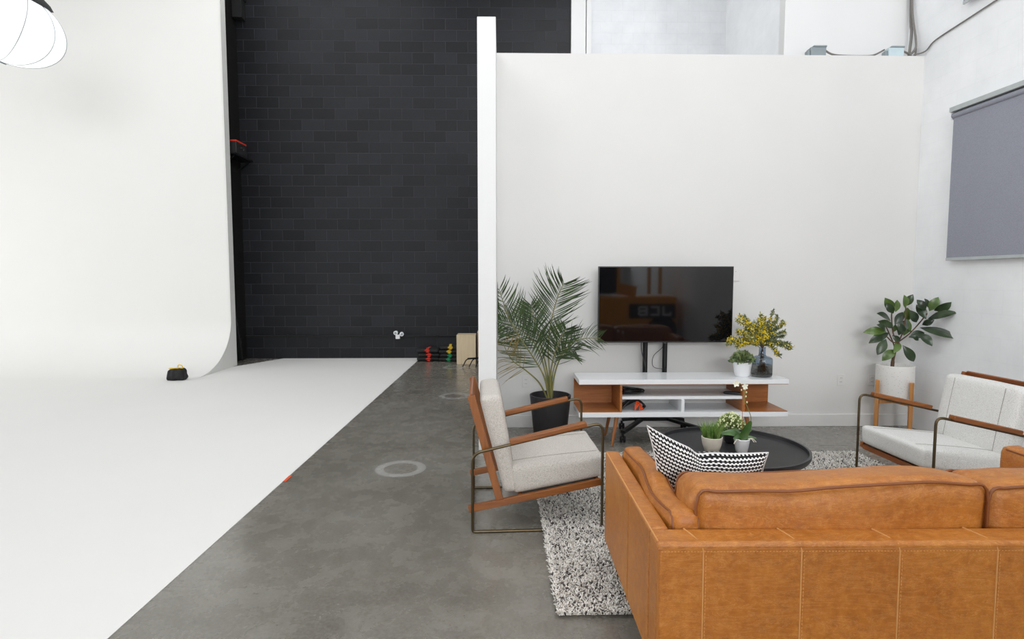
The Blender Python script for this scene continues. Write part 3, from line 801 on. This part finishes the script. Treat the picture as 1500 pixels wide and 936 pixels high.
def rubber_plant():
    t = thing('rubber_plant', 'dark leaved rubber plant in a white pot on a wooden stand in the corner', 'plant', (3.80, 5.42, 0))
    pr = [(0, .336), (.13, .336), (.155, .35), (.160, .40), (.160, .667), (.154, .67), (.148, .665), (.147, .55), (0, .55)]
    MB().lathe(pr, 56).build('pot', M['speckled'], t, angle=50); soil(t, .145, .62)
    s = .0022; rnd = random.Random(11)
    def q(x, y, d=0):
        X = (x - 262) * s * .98 - .03 + d * .4; e = max(0, X - .22)
        return Vector((X - e * .45, d - e * .95, .64 + (405 - y) * s))
    tr = MB().tube(smooth_path([q(262, 408), q(264, 370, .0), q(272, 320, -.01), q(285, 285, -.01)], 5), [.016] * 5 + [.013] * 5 + [.010] * 6, 10)
    tr.build('trunk', M['bark'], t)
    br = MB()
    for pth in (((280, 292, 0), (255, 290, -.02), (225, 265, -.05)), ((278, 300, 0), (262, 250, .03), (255, 180, .05), (258, 150, .05)), ((285, 290, 0), (300, 240, -.03), (305, 180, -.04), (305, 135, -.03)),
                ((285, 290, 0), (330, 260, .02), (375, 215, .04), (405, 165, .04)), ((270, 330, 0), (268, 300, .04), (240, 235, .08), (230, 220, .09))):
        br.tube(smooth_path([q(*p) for p in pth], 4), .006, 7)
    br.build('branch', M['bark'], t)
    LV = [((270, 325), (213, 374)), ((304, 305), (360, 378)), ((288, 290), (258, 338)), ((222, 275), (184, 345)), ((240, 250), (153, 298)), ((225, 245), (126, 250)),
          ((220, 240), (172, 212)), ((250, 200), (176, 165)), ((250, 165), (220, 118)), ((256, 152), (210, 97)), ((265, 160), (268, 106)), ((300, 135), (332, 82)), ((300, 140), (292, 84)),
          ((325, 150), (362, 205)), ((315, 190), (280, 260)), ((312, 265), (322, 192)), ((333, 272), (402, 250)), ((370, 252), (416, 302)), ((378, 228), (514, 264)), ((402, 190), (363, 128)),
          ((404, 188), (498, 154)), ((412, 155), (446, 93)), ((420, 150), (484, 112)), ((398, 150), (356, 106)), ((405, 140), (392, 100)), ((345, 250), (300, 215)), ((265, 215), (300, 160)), ((255, 230), (215, 200)),
          ((300, 250), (272, 205)), ((330, 200), (318, 140)), ((262, 250), (275, 215)), ((385, 215), (430, 190)), ((335, 262), (368, 282)), ((250, 260), (285, 285)), ((245, 210), (190, 200))]
    for i, (a, b) in enumerate(LV):
        m = MB(); d0 = rnd.uniform(-.05, .05); d1 = d0 + rnd.uniform(-.07, .05)
        L = (Vector(b) - Vector(a)).length * s
        oval_leaf(m, q(*a, d0), q(*b, d1), max(.024, min(.044, L * .28)), rnd.uniform(.05, .25), Vector((rnd.uniform(-1.0, .1), -1, rnd.uniform(.1, .8))), rnd.uniform(-.3, .3))
        m.build('leaf', M['rubber_light'] if rnd.random() < .25 else M['rubber'], t, fix=False, subsurf=1)
rubber_plant()
def plant_stand():
    t = thing('plant_stand', 'light wooden plant stand holding the white speckled pot', 'stand', (3.80, 5.42, 0), R(-35))
    for k in range(4):
        a = R(45 + 90 * k); x, y = .197 * math.cos(a), .197 * math.sin(a); x, y = x * .98, y * .98
        MB().box((x - .017, y - .017, .001), (x + .017, y + .017, .53)).build('leg', M['stand_wood'], t, bevel=.005)
    for a in (R(45), R(-45)):
        MB().bar((-.175 * math.cos(a), -.175 * math.sin(a), .316 if a > 0 else .3155), (.175 * math.cos(a), .175 * math.sin(a), .316 if a > 0 else .3155), .026, .03).build('crossbar', M['stand_wood'], t)
plant_stand()

def leaf_cluster(n, rx, rz, z0, size, rnd, up=.5):
    m = MB()
    for i in range(n):
        a = rnd.uniform(0, 2 * math.pi); e = rnd.uniform(.0, 1); rr = rx * math.sqrt(rnd.random())
        p = Vector((rr * math.cos(a), rr * math.sin(a), z0 + rz * (1 - (rr / rx) ** 2) ** .5 * rnd.uniform(.3, 1)))
        d = Vector((math.cos(a) * rr / rx, math.sin(a) * rr / rx, up + rnd.uniform(-.2, .5))).normalized() + Vector((rnd.uniform(-.5, .5), rnd.uniform(-.5, .5), rnd.uniform(-.3, .3)))
        d.normalize(); s_ = size * rnd.uniform(.7, 1.2)
        side = d.cross(Vector((rnd.uniform(-1, 1), rnd.uniform(-1, 1), rnd.uniform(-.2, 1)))).normalized(); up_ = side.cross(d)
        m.strip([p, p + d * s_ * .5, p + d * s_], [s_ * .12, s_ * .34, s_ * .05], side, .3, up_)
    return m
# succulent in a white pot, on the console
t = thing('potted_succulent', 'small bushy succulent in a white pot on the console beside the glass vase', 'plant', (2.205, 5.17, .606))
pot(t, M['white_ceramic'], .066, .083, .135, .005); soil(t, .072, .118)
rnd = random.Random(3)
leaf_cluster(420, .092, .100, .120, .034, rnd, .7).build('foliage', M['succulent'], t, fix=False)
m = MB()
for i in range(24):
    a = rnd.uniform(0, 6.28); r_ = .07 * rnd.random(); m.tube([(r_ * .5 * math.cos(a), r_ * .5 * math.sin(a), .115), (r_ * math.cos(a), r_ * math.sin(a), .165 + .03 * rnd.random())], .0015, 4)
m.build('stem', M['palm_stem'], t)

# glass vase with mimosa
def vase():
    t = thing('glass_vase', 'smoky blue glass bottle vase at the right of the console top, holding blossom twigs', 'vase', (2.385, 5.17, .606))
    out = [(0, 0), (.080, 0), (.089, .006), (.092, .02), (.092, .155), (.088, .170), (.066, .184), (.038, .190), (.030, .200), (.029, .262), (.032, .270)]
    inn = [(.029, .270), (.0265, .26), (.0265, .200), (.036, .186), (.064, .180), (.084, .167), (.0885, .155), (.0885, .022), (.080, .008), (0, .008)]
    MB().lathe(out + inn, 40).build('glass_body', M['glass'], t, angle=50)
    MB().lathe([(0, .007), (.079, .007), (.0897, .022), (.0897, .108), (0, .108)], 32).build('water', water(), t)
def water():
    t = NT('tea_water'); return t.set(lin((228, 208, 182)), .02, Transmission_Weight=1.0, IOR=1.33)
vase()
def mimosa():
    t = thing('mimosa_bouquet', 'yellow blossom and grey green twigs standing in the glass bottle vase', 'flowers', (2.385, 5.17, .606))
    rnd = random.Random(21)
    # tips in metres from the vase mouth (x, z), measured spread
    tips = [(-.21, .33, 1), (-.16, .26, 1), (-.25, .17, 1), (-.30, .07, 1), (-.33, .02, .6), (-.22, .03, 1), (-.12, .18, .9), (-.08, .30, 1), (.02, .31, 1), (-.02, .22, 1), (.06, .12, 1), (.0, .12, 1),
            (.10, .39, .3), (.15, .33, .5), (.19, .26, .5), (.13, .2, .3), (.20, .12, .2), (.27, .0, .5), (.30, -.02, .6), (.16, -.09, .5), (-.10, .08, .9), (.04, .2, .8), (-.18, .12, .8), (-.14, .32, .7), (.12, .27, .3), (.22, .03, .3), (-.05, .35, .4)]
    tips = tips + [(x + rnd.uniform(-.06, .06), z * rnd.uniform(.55, .95) + rnd.uniform(-.02, .04), fl * .8) for x, z, fl in tips]
    for i, (x, z, fl) in enumerate(tips):
        y = rnd.uniform(-.13, .13)
        mid = Vector((x * .35, y * .3, .27 + .04 + max(z, 0) * .3)); tip = Vector((x * .88, y, .27 + z * .86))
        st = MB().tube(smooth_path([(rnd.uniform(-.05, .05), rnd.uniform(-.04, .04), .018), (rnd.uniform(-.012, .012), rnd.uniform(-.012, .012), .19), (x * .03, y * .05, .27), mid, tip], 7), .0017, 5)
        P = smooth_path([Vector((x * .05, y * .05, .275)), mid, tip], 16)
        tw = st.build('twig', M['bark'], t)
        lf = MB(); bl = MB()
        for k, p in enumerate(P):
            u = k / len(P)
            if u < .22: continue
            for _ in range(9):
                o = Vector((rnd.gauss(0, 1), rnd.gauss(0, 1), rnd.gauss(0, 1))).normalized(); s_ = rnd.uniform(.014, .036)
                side = o.cross(Vector((rnd.random(), rnd.random(), 1))).normalized()
                lf.strip([p, p + o * s_ * .5, p + o * s_], [.001, s_ * .18, .0006], side, .2, side.cross(o))
            if rnd.random() < fl and (.25 < u < .97):
                for _ in range(int(4 * fl) + 1):
                    o = Vector((rnd.gauss(0, .011), rnd.gauss(0, .011), rnd.gauss(0, .011))); bl.ball(tuple(p + o), rnd.uniform(.0035, .0070), 6, 4)
        lf.build('leaves', M['mimosa_leaf'], tw, fix=False)
        if bl.v: bl.build('blossom', M['mimosa'], tw, fix=False)
mimosa()

# pots on the coffee table
TZ = .370
t = thing('potted_grass', 'tuft of upright green grass in a cream stoneware pot on the coffee table', 'plant', (1.375, 3.66, TZ))
MB().lathe([(0, 0), (.036, 0), (.046, .006), (.060, .05), (.066, .085), (.067, .098), (.061, .100), (.060, .09), (.05, .075), (0, .075)], 40).build('pot', M['cream_ceramic'], t, angle=50)
soil(t, .057, .088)
m = MB(); rnd = random.Random(8)
for i in range(330):
    a = rnd.uniform(0, 6.283); rr = .055 * math.sqrt(rnd.random()); b = Vector((rr * math.cos(a), rr * math.sin(a), .088))
    l = Vector((rr * math.cos(a) * .45 + rnd.uniform(-.014, .014), rr * math.sin(a) * .45 + rnd.uniform(-.014, .014), rnd.uniform(.075, .122)))
    side = Vector((math.cos(a * 3), math.sin(a * 3), 0)); m.strip([b, b + l * .5, b + l + Vector((l.x * .3, l.y * .3, -.004))], [.0016, .0017, .0003], side, .3, l.normalized())
m.build('grass_blades', M['grass'], t, fix=False)
t = thing('potted_flowers', 'round bush of tiny cream flowers behind the grass pot on the coffee table', 'plant', (1.580, 3.86, TZ))
pot(t, M['black_pot'], .042, .052, .085, .004); soil(t, .045, .075)
rnd = random.Random(14)
leaf_cluster(620, .088, .115, .085, .020, rnd, .3).build('foliage', M['bush'], t, fix=False)
m = MB()
for i in range(26):
    a = rnd.uniform(0, 6.28); r_ = .09 * rnd.random(); m.tube([(r_ * .3 * math.cos(a), r_ * .3 * math.sin(a), .072), (r_ * math.cos(a), r_ * math.sin(a), .15 + .04 * rnd.random())], .0013, 4)
m.build('stem', M['palm_stem'], t)
m = MB()
for i in range(170):
    a = rnd.uniform(0, 6.28); e = math.acos(rnd.uniform(-.1, 1)); m.ball((.088 * math.sin(e) * math.cos(a), .088 * math.sin(e) * math.sin(a), .10 + .112 * math.cos(e)), rnd.uniform(.004, .0075), 6, 4)
m.build('flower_buds', M['bud'], t, fix=False)
def orchid():
    t = thing('potted_orchid', 'white orchid on a tall thin stem in a small white pot on the coffee table', 'plant', (1.555, 3.62, TZ))
    pot(t, M['white_ceramic'], .036, .050, .098, .004); soil(t, .043, .086)
    for (a, b, c, w_) in (((0, 0, .09), (.02, 0, .14), (.052, -.01, .215), .026), ((0, 0, .09), (-.06, 0, .135), (-.135, .01, .128), .022), ((0, 0, .09), (-.03, -.02, .12), (-.07, -.03, .105), .016),
                          ((0, 0, .09), (.03, .02, .13), (.075, .03, .15), .018), ((0, 0, .09), (.04, -.01, .108), (.085, -.02, .104), .010), ((0, .01, .09), (-.02, .05, .13), (-.05, .09, .13), .02)):
        P = smooth_path([a, b, c], 6); n_ = len(P); d = (Vector(c) - Vector(a)).normalized(); side = d.cross(Vector((0, -1, .5))).normalized()
        ws = [w_ * (.25 + .75 * math.sin(math.pi * min(1, .12 + .88 * i / (n_ - 1)))) for i in range(n_)]; ws[-1] = w_ * .15
        m = MB().strip(P, ws, side, .25, side.cross(d)); m.build('leaf', M['orchid_leaf'], t, fix=False, subsurf=1)
    r_ = MB()
    for a, b in (((-.03, -.03, .098), (-.07, -.045, .075)), ((.035, -.02, .10), (.08, -.03, .082)), ((.03, -.03, .10), (.06, -.045, .085))):
        a, b = Vector(a), Vector(b); r_.tube(smooth_path([a, (a + b) / 2 + Vector((0, 0, .012)), b]), .0028, 6)
    r_.build('aerial_root', M['cream_ceramic'], t)
    P = smooth_path([(.002, 0, .09), (.055, 0, .21), (.035, .0, .29), (.012, 0, .34), (.004, 0, .42), (-.02, 0, .455), (-.045, 0, .46)], 6)
    MB().tube(P, .0024, 6).build('flower_stem', M['palm_stem'], t)
    MB().tube([(.001, .003, .09), (-.002, .003, .40)], .0016, 6).build('support_stick', M['leg_wood'], t)
    for (x, z, s_) in ((-.052, .458, .024), (.006, .440, .022)):
        f = MB()
        for k in range(5):
            a = 2 * math.pi * k / 5 + .5; d = Vector((math.cos(a), -.25, math.sin(a))); side = d.cross(Vector((0, -1, 0))).normalized()
            c = Vector((x, -.006, z)); f.strip([c, c + d * s_ * .5, c + d * s_], [s_ * .15, s_ * .45, s_ * .12], side, .2, Vector((0, -1, 0)))
        f.ball((x, -.010, z), .005)
        f.build('flower', M['petal'], t, fix=False, subsurf=1)
    b = MB()
    for (x, z) in ((.02, .40), (.018, .372), (.026, .335), (.012, .42), (-.012, .415)): b.ball((x, 0, z), (.005, .005, .007), 8, 5)
    b.build('bud', M['bud'], t)
orchid()

# ------------------------------------------------------------------ wall fittings by the console
def outlet(x, z, y, label, nm='power_outlet'):
    t = thing(nm, label, 'outlet', (x, y, z))
    MB().box((-.036, -.006, -.058), (.036, -.0005, .058)).build('plate', M['outlet'], t, bevel=.002)
    for dz in (-.02, .02):
        m = MB().tube([(0, -.0075, dz), (0, -.0062, dz)], .0155, 16); s_ = m.build('socket', M['outlet'], t)
        MB().box((-.008, -.0085, dz - .005), (-.0055, -.0076, dz + .006)).box((.0055, -.0085, dz - .005), (.008, -.0076, dz + .006)).build('slot', M['outlet_dark'], s_)
outlet(.243, .468, 5.7, 'white power outlet behind the palm leaves, beside the black pot')
outlet(3.44, .475, 5.7, 'white power outlet on the bare wall between console and plant stand')
outlet(3.76, .475, 5.7, 'white power outlet half hidden behind the plant stand pot')
t = thing('wall_plate', 'blank white wall plate at the right edge of the television', 'wall plate', (2.335, 5.7, 1.535))
MB().box((-.04, -.008, -.06), (.04, -.0005, .06)).build('plate', M['outlet'], t, bevel=.002)
MB().tube([(0, -.0095, .035), (0, -.0082, .035)], .004, 10).build('screw', M['grey_metal'], t)

# roller blinds on the right wall
def blind(z0, z1, y0, y1, label):
    t = thing('roller_blind', label, 'blind', (4.14, (y0 + y1) / 2, z0)); h = z1 - z0; d = (y1 - y0) / 2
    MB().box((-.006 - .05, -d + .02, .025), (-.052, d - .02, h - .03)).build('fabric', M['blind'], t)
    MB().box((-.062, -d + .02, 0), (-.046, d - .02, .026)).build('bottom_bar', M['blind_rail'], t, bevel=.002)
    MB().tube([(-.048, -d + .012, h - .02), (-.048, d - .012, h - .02)], .026, 20).build('roller', M['blind'], t)
    MB().box((-.085, -d, h + .012), (-.0005, d, h + .055)).build('head_rail', M['blind_rail'], t, bevel=.003)
    for s in (-1, 1): MB().box((-.075, s * (d - .006) - .004, h - .052), (-.0005, s * (d - .006) + .004, h + .0115)).build('bracket', M['white_ceramic'], t, bevel=.001)
blind(1.663, 2.985, 3.4, 5.24, 'grey roller blind pulled down over the window beside the rubber plant')
blind(3.915, 5.3, 3.4, 5.20, 'upper grey roller blind, only its bottom corner showing at the top right')

# junction boxes and cables on top of the partition
def jbox(x, mat, label):
    t = thing('junction_box', label, 'junction box', (x, 5.76, 3.67))
    MB().box((-.075, -.045, .001), (.075, .045, .085)).build('body', mat, t, bevel=.004)
    MB().box((-.05, -.048, .085), (.08, .047, .10)).build('lid', M['grey_metal'], t, bevel=.002)
    MB().box((-.10, -.03, .002), (-.0755, .03, .06)).build('side_fitting', M['grey_metal'], t, bevel=.003)
jbox(3.10, M['grey_metal'], 'grey metal junction box on top of the partition wall, left one')
jbox(3.87, M['pale_box'], 'pale blue junction box on top of the partition wall near the corner')
def cable(pts, label, r=.009, mat='cable_grey', group=None, name='cable'):
    return tag(MB().tube(smooth_path(pts, 6), r, 6).build(name, M[mat]), label, 'cable', group)
cable([(3.185, 5.76, 3.74), (3.25, 5.75, 3.70), (3.35, 5.74, 3.683), (3.55, 5.74, 3.68), (3.66, 5.74, 3.69), (3.77, 5.75, 3.745)], 'grey cable sagging between the two junction boxes on the partition')
cable([(3.955, 5.76, 3.74), (4.0, 5.75, 3.715), (4.05, 5.75, 3.682), (4.10, 5.78, 3.70), (4.12, 5.80, 3.78)], 'short grey cable from the pale blue junction box into the corner')
cable([(4.0, 5.72, 3.685), (4.07, 5.74, 3.75), (4.10, 5.78, 3.86), (4.105, 5.86, 4.2), (4.10, 5.9, 4.8), (4.12, 5.9, 7.0)], 'grey cable climbing the corner, the leftmost strand above the partition', .011)
cable([(4.05, 5.80, 3.69), (4.11, 5.86, 3.95), (4.125, 5.91, 4.4), (4.12, 5.925, 7.0)], 'thick grey cable rising in the corner, the rightmost strand above the partition', .013)
cable([(4.04, 5.72, 3.685), (4.115, 5.66, 3.70), (4.128, 5.55, 3.76), (4.128, 5.2, 3.79), (4.128, 4.6, 3.83), (4.128, 3.6, 3.86)], 'thin grey cable strung along the right wall above the roller blind', .007)

# ------------------------------------------------------------------ far end: sandbags, boxes, rack, lights
def sandbag(loc, rz, mat, label, group, w_=.40, d_=.26, h=.075, seed=0):
    t = thing('sandbag', label, 'sandbag', loc, rz, group)
    for s in (-1, 1):
        cushion((w_ * .5, d_, h), h * .42, lambda p, s=s: (p.x + s * w_ * .235, p.y, p.z + h / 2 + .002 + .006 * math.sin(p.y * 30 + seed)), (10, 10, 6), (.01, .01, .012), .006, 14).build('bag', M['sandbag'], t, angle=70)
    m = MB(); m.tube(smooth_path([(-.035, -d_ * .5, h * .5), (-.03, -d_ * .62, h * .75), (.03, -d_ * .62, h * .8), (.035, -d_ * .5, h * .45)]), .011, 6)
    m.bar((0, -d_ * .53, .012), (.006, -d_ * .53, h * .95), .05, .012, up=(0, 1, 0))
    m.bar((0, -d_ * .45, h + .006), (0, d_ * .45, h + .006), .045, .012)
    m.build('handle', M[mat], t); return t
for k in range(3): sandbag((-1.33 + .02 * (k % 2), 10.45, k * .078), R(3 - 4 * k), 'red', 'red handled black sandbag, %s of the left stack by the black wall' % ('bottom', 'middle', 'top')[k], 'sandbags stacked by the black wall', w_=.42, seed=k)
for k, (mt, nm) in enumerate((('green', 'green handled black sandbag, lowest of the right stack'), ('green', 'green handled black sandbag, second up in the right stack'), ('yellow', 'yellow handled black sandbag, second from top of the right stack'), ('yellow', 'yellow handled black sandbag on top of the right stack'))):
    sandbag((-.95 + .02 * (k % 2), 10.42, k * .072), R(2 * k - 3), mt, nm, 'sandbags stacked by the black wall', w_=.38, h=.068, seed=k + 5)
# single bag on the cyclorama
t = thing('sandbag', 'black sandbag with a yellow handle alone at the foot of the white cyclorama', 'sandbag', (-4.80, 8.50, .003), R(5))
def fb(p):
    k = 1 - .28 * (p.z / .17 + .5); return (p.x * k + .012 * math.sin(p.z * 40) * (1 if p.x > 0 else -1) * .3, p.y * k + .006 * math.sin(p.x * 60), p.z + .087)
cushion((.27, .19, .165), .035, fb, (16, 12, 10), (0, .02, .01), .01, 16).build('bag', M['sandbag'], t, angle=70)
MB().bar((-.10, -.02, .175), (.095, -.02, .182), .04, .012).tube(smooth_path([(.02, -.02, .18), (.03, -.02, .222), (.075, -.02, .215), (.085, -.02, .18)]), .008, 6).build('handle', M['yellow'], t)
# plywood pedestals
def pedestal(x0, x1, y0, y1, h, mat, label):
    t = thing('plywood_box', label, 'box', ((x0 + x1) / 2, (y0 + y1) / 2, 0)); a, b = (x1 - x0) / 2, (y1 - y0) / 2
    MB().box((-a, -b, .001), (a, b, h - .018)).build('body', mat, t, bevel=.003)
    MB().box((-a, -b, h - .0178), (a, b, h)).build('top', M['plywood'], t, bevel=.002)
pedestal(-.785, -.455, 9.97, 10.33, .515, M['plywood'], 'tall pale plywood box standing beside the stacked sandbags')
pedestal(-.43, -.10, 10.15, 10.55, .555, M['plywood_dark'], 'darker plywood box half hidden behind the white wing wall')
t = thing('metal_rack', 'black bent tube rack on the floor in front of the plywood box', 'rack', (-.45, 9.75, 0))
for k in range(3):
    y = .0 + .0 * k; x = -.21 + .11 * k
    MB().tube(round_path([(x, -.12 + .02 * k, .010), (x + .065, -.08 + .02 * k, .135), (x + .42, .02 + .02 * k, .15), (x + .46, .06 + .02 * k, .010)], .04), .0095, 8).build('hoop', M['black_metal'], t)
MB().tube([(-.13, -.083, .150), (.16, -.02, .160)], .008, 8).build('tie_bar', M['black_metal'], t)
# emergency light with two lamp heads
t = thing('emergency_light', 'small white twin headed light on the low conduit of the black wall', 'light', (-1.93, 10.735, .455))
t.scale = (.72, .72, .72)
MB().box((-.065, -.075, -.11), (.045, .0, .0)).build('housing', M['white_ceramic'], t, bevel=.008)
for (x, z, rx) in ((-.045, .06, -20), (.09, .03, 35)):
    m = MB().tube([(x, -.05, z), (x + .004 * rx / 10, -.13, z - .01)], [.045, .055], 20); hd = m.build('lamp_head', M['white_ceramic'], t)
    MB().tube([(x + .004 * rx / 10, -.1305, z - .01), (x + .004 * rx / 10, -.134, z - .01)], .035, 20).build('lens', M['grey_metal'], hd)
MB().bar((-.02, -.03, -.003), (-.02, -.05, .06), .03, .02).bar((.0, -.03, -.003), (.09, -.05, .035), .025, .02).build('bracket', M['outlet_dark'], t)
# brace behind the cyclorama, wall shelf with a case, corner pipe
tag(MB().bar((-4.66, 10.02, .92), (-4.70, 10.36, .03), .09, .035, up=(0, 1, 0)).build('timber_brace', M['sandbag'], bevel=.003), 'black painted timber brace leaning behind the cyclorama edge', 'brace')
t = thing('wall_shelf', 'dark shelf high on the side wall behind the cyclorama edge', 'shelf', (-4.78, 10.4, 3.62))
MB().box((.001, -.38, 0), (.24, .36, .03)).build('board', M['black_plastic'], t)
for y in (-.28, .28): MB().bar((.004, y, -.16), (.2, y, -.002), .02, .02).build('bracket', M['black_metal'], t)
t = thing('equipment_case', 'small dark case with a red lid edge on the high wall shelf', 'case', (-4.65, 10.32, 3.651))
MB().box((-.10, -.2, 0), (.10, .2, .20)).build('body', M['black_pot'], t, bevel=.008)
MB().box((-.102, -.202, .2005), (.102, .202, .23)).build('lid', M['red'], t, bevel=.006)
MB().tube(round_path([(.105, -.06, .11), (.125, -.06, .12), (.125, .06, .12), (.105, .06, .11)], .01), .007, 6).build('handle', M['outlet_dark'], t)
tag(MB().box((-4.77, 10.60, 6.12), (-4.60, 10.76, 7.19)).box((-4.79 + .02, 10.58, 6.45), (-4.58, 10.765, 6.52)).build('wall_duct', M['sandbag'], bevel=.004), 'black vertical duct in the top corner of the black wall', 'duct')
# strip of orange tape on the floor edge
tag(MB().box((-1.618, 4.17, .0032), (-1.595, 4.30, .0045)).build('tape_strip', M['orange']), 'tiny strip of orange tape on the edge of the painted floor', 'tape')

# ------------------------------------------------------------------ lantern softbox
def lantern_light():
    t = thing('lantern_softbox', 'glowing white fabric lantern hanging at the top left corner', 'light', (-5.31, 6.5, 4.22))
    t.rotation_euler = (R(0), R(24), 0)
    n = 16; m = MB(); prof = []
    for i in range(25):
        a = -math.pi / 2 + math.pi * i / 24; prof.append((.50 * math.cos(a), .39 * math.sin(a)))
    prof = [(.07, -.387)] + [p for p in prof if p[0] > .09 and p[1] < .37]
    base = 0; N = 64
    for (r, z) in prof:
        for j in range(N):
            a = 2 * math.pi * j / N; k = 1 - .022 * (1 - abs(math.cos(a * n / 2 / 1))) * 0 - .03 * (1 - abs(math.sin(a * n / 4 * 1)) ** .5) * 0
            s_ = 1 - .035 * (1 - abs(math.cos(a * 5)) ** .6) * 0 + .028 * (abs(math.sin(a * 5)) ** .7) - .02
            m.v.append((r * s_ * math.cos(a), r * s_ * math.sin(a), z))
    for i in range(len(prof) - 1):
        for j in range(N): m.f.append((i * N + j, i * N + (j + 1) % N, (i + 1) * N + (j + 1) % N, (i + 1) * N + j))
    m.build('fabric_globe', M['lantern'], t, angle=80)
    rb = MB()
    for k in range(10):
        a = k * math.pi / 5; rb.tube([(r * 1.0 * math.cos(a), r * 1.0 * math.sin(a), z) for r, z in prof], .004, 5)
    rb.build('rib', M['blind_rail'], t)
    MB().lathe([(0, -.40), (.085, -.40), (.085, -.38), (0, -.38)], 24).build('bottom_ring', M['grey_metal'], t)
    MB().lathe([(0, .46), (.12, .45), (.25, .385), (.29, .345), (.27, .335), (.12, .42), (0, .42)], 40).build('top_skirt', M['sandbag'], t)
    MB().tube([(0, 0, .45), (-.0, 0, .62)], .06, 20).build('lamp_body', M['black_plastic'], t)
    q = MB().tube([(0, 0, .60), (-.85, 0, 2.95)], .018, 10); q.build('hanging_pole', M['black_metal'], t)
lantern_light()

# ------------------------------------------------------------------ yellow machine behind the viewpoint, seen only mirrored in the television
def loader():
    t = thing('yellow_loader', 'yellow loader parked behind the viewpoint, mirrored dimly in the television', 'machine', (2.98, -2.3, 0))
    MB().box((-1.6, -.6, .40), (1.0, .35, 1.10)).build('chassis', M['jcb'], t, bevel=.05)
    MB().box((-1.1, -.5, 1.151), (-.35, .3, 2.1)).build('cab', M['black_plastic'], t, bevel=.04)
    m = MB()
    for x in (-1.1, -.35, .35, .6):
        m.bar((x, .32, 1.15), (x, .32, 3.0), .07, .07, up=(0, 1, 0))
    m.bar((-1.1, .32, 2.15), (.62, .32, 2.15), .07, .07)
    m.build('roll_cage', M['jcb'], t)
    MB().bar((.1, .1, 1.2), (-1.6, .1, 1.5), .22, .25).build('boom', M['jcb'], t, bevel=.02)
    for x in (-1.1, .65):
        for y in (-.5, .30):
            MB().tube([(x, y - .12, .33), (x, y + .12, .33)], .33, 32).build('wheel', M['tyre'], t, bevel=.03)
    MB().box((-.1, .351, .60), (.95, .362, .93)).build('name_plate', M['black_plastic'], t)
    def glyph(ch, x):     # letters face +y, so their reading direction is -x
        m = MB(); y0, y1, h, s = .363, .37, .22, .045
        def b(a0, z0, a1, z1): m.box((x - a1, y0, .66 + z0), (x - a0, y1, .66 + z1))
        if ch == 'J': b(.16, 0, .16 + s, h); b(0, 0, .16, s); b(0, s, s, .08)
        if ch == 'C': b(0, 0, s, h); b(s, 0, .2, s); b(s, h - s, .2, h)
        if ch == 'B': b(0, 0, s, h); b(s, 0, .18, s); b(s, h - s, .18, h); b(s, h / 2 - s / 2, .18, h / 2 + s / 2); b(.18, .02, .18 + s * .8, h / 2 - .01); b(.18, h / 2 + .01, .18 + s * .8, h - .02)
        m.build('letter', M['white_letter'], t)
    for i, ch_ in enumerate('JCB'): glyph(ch_, .86 - i * .27)
loader()
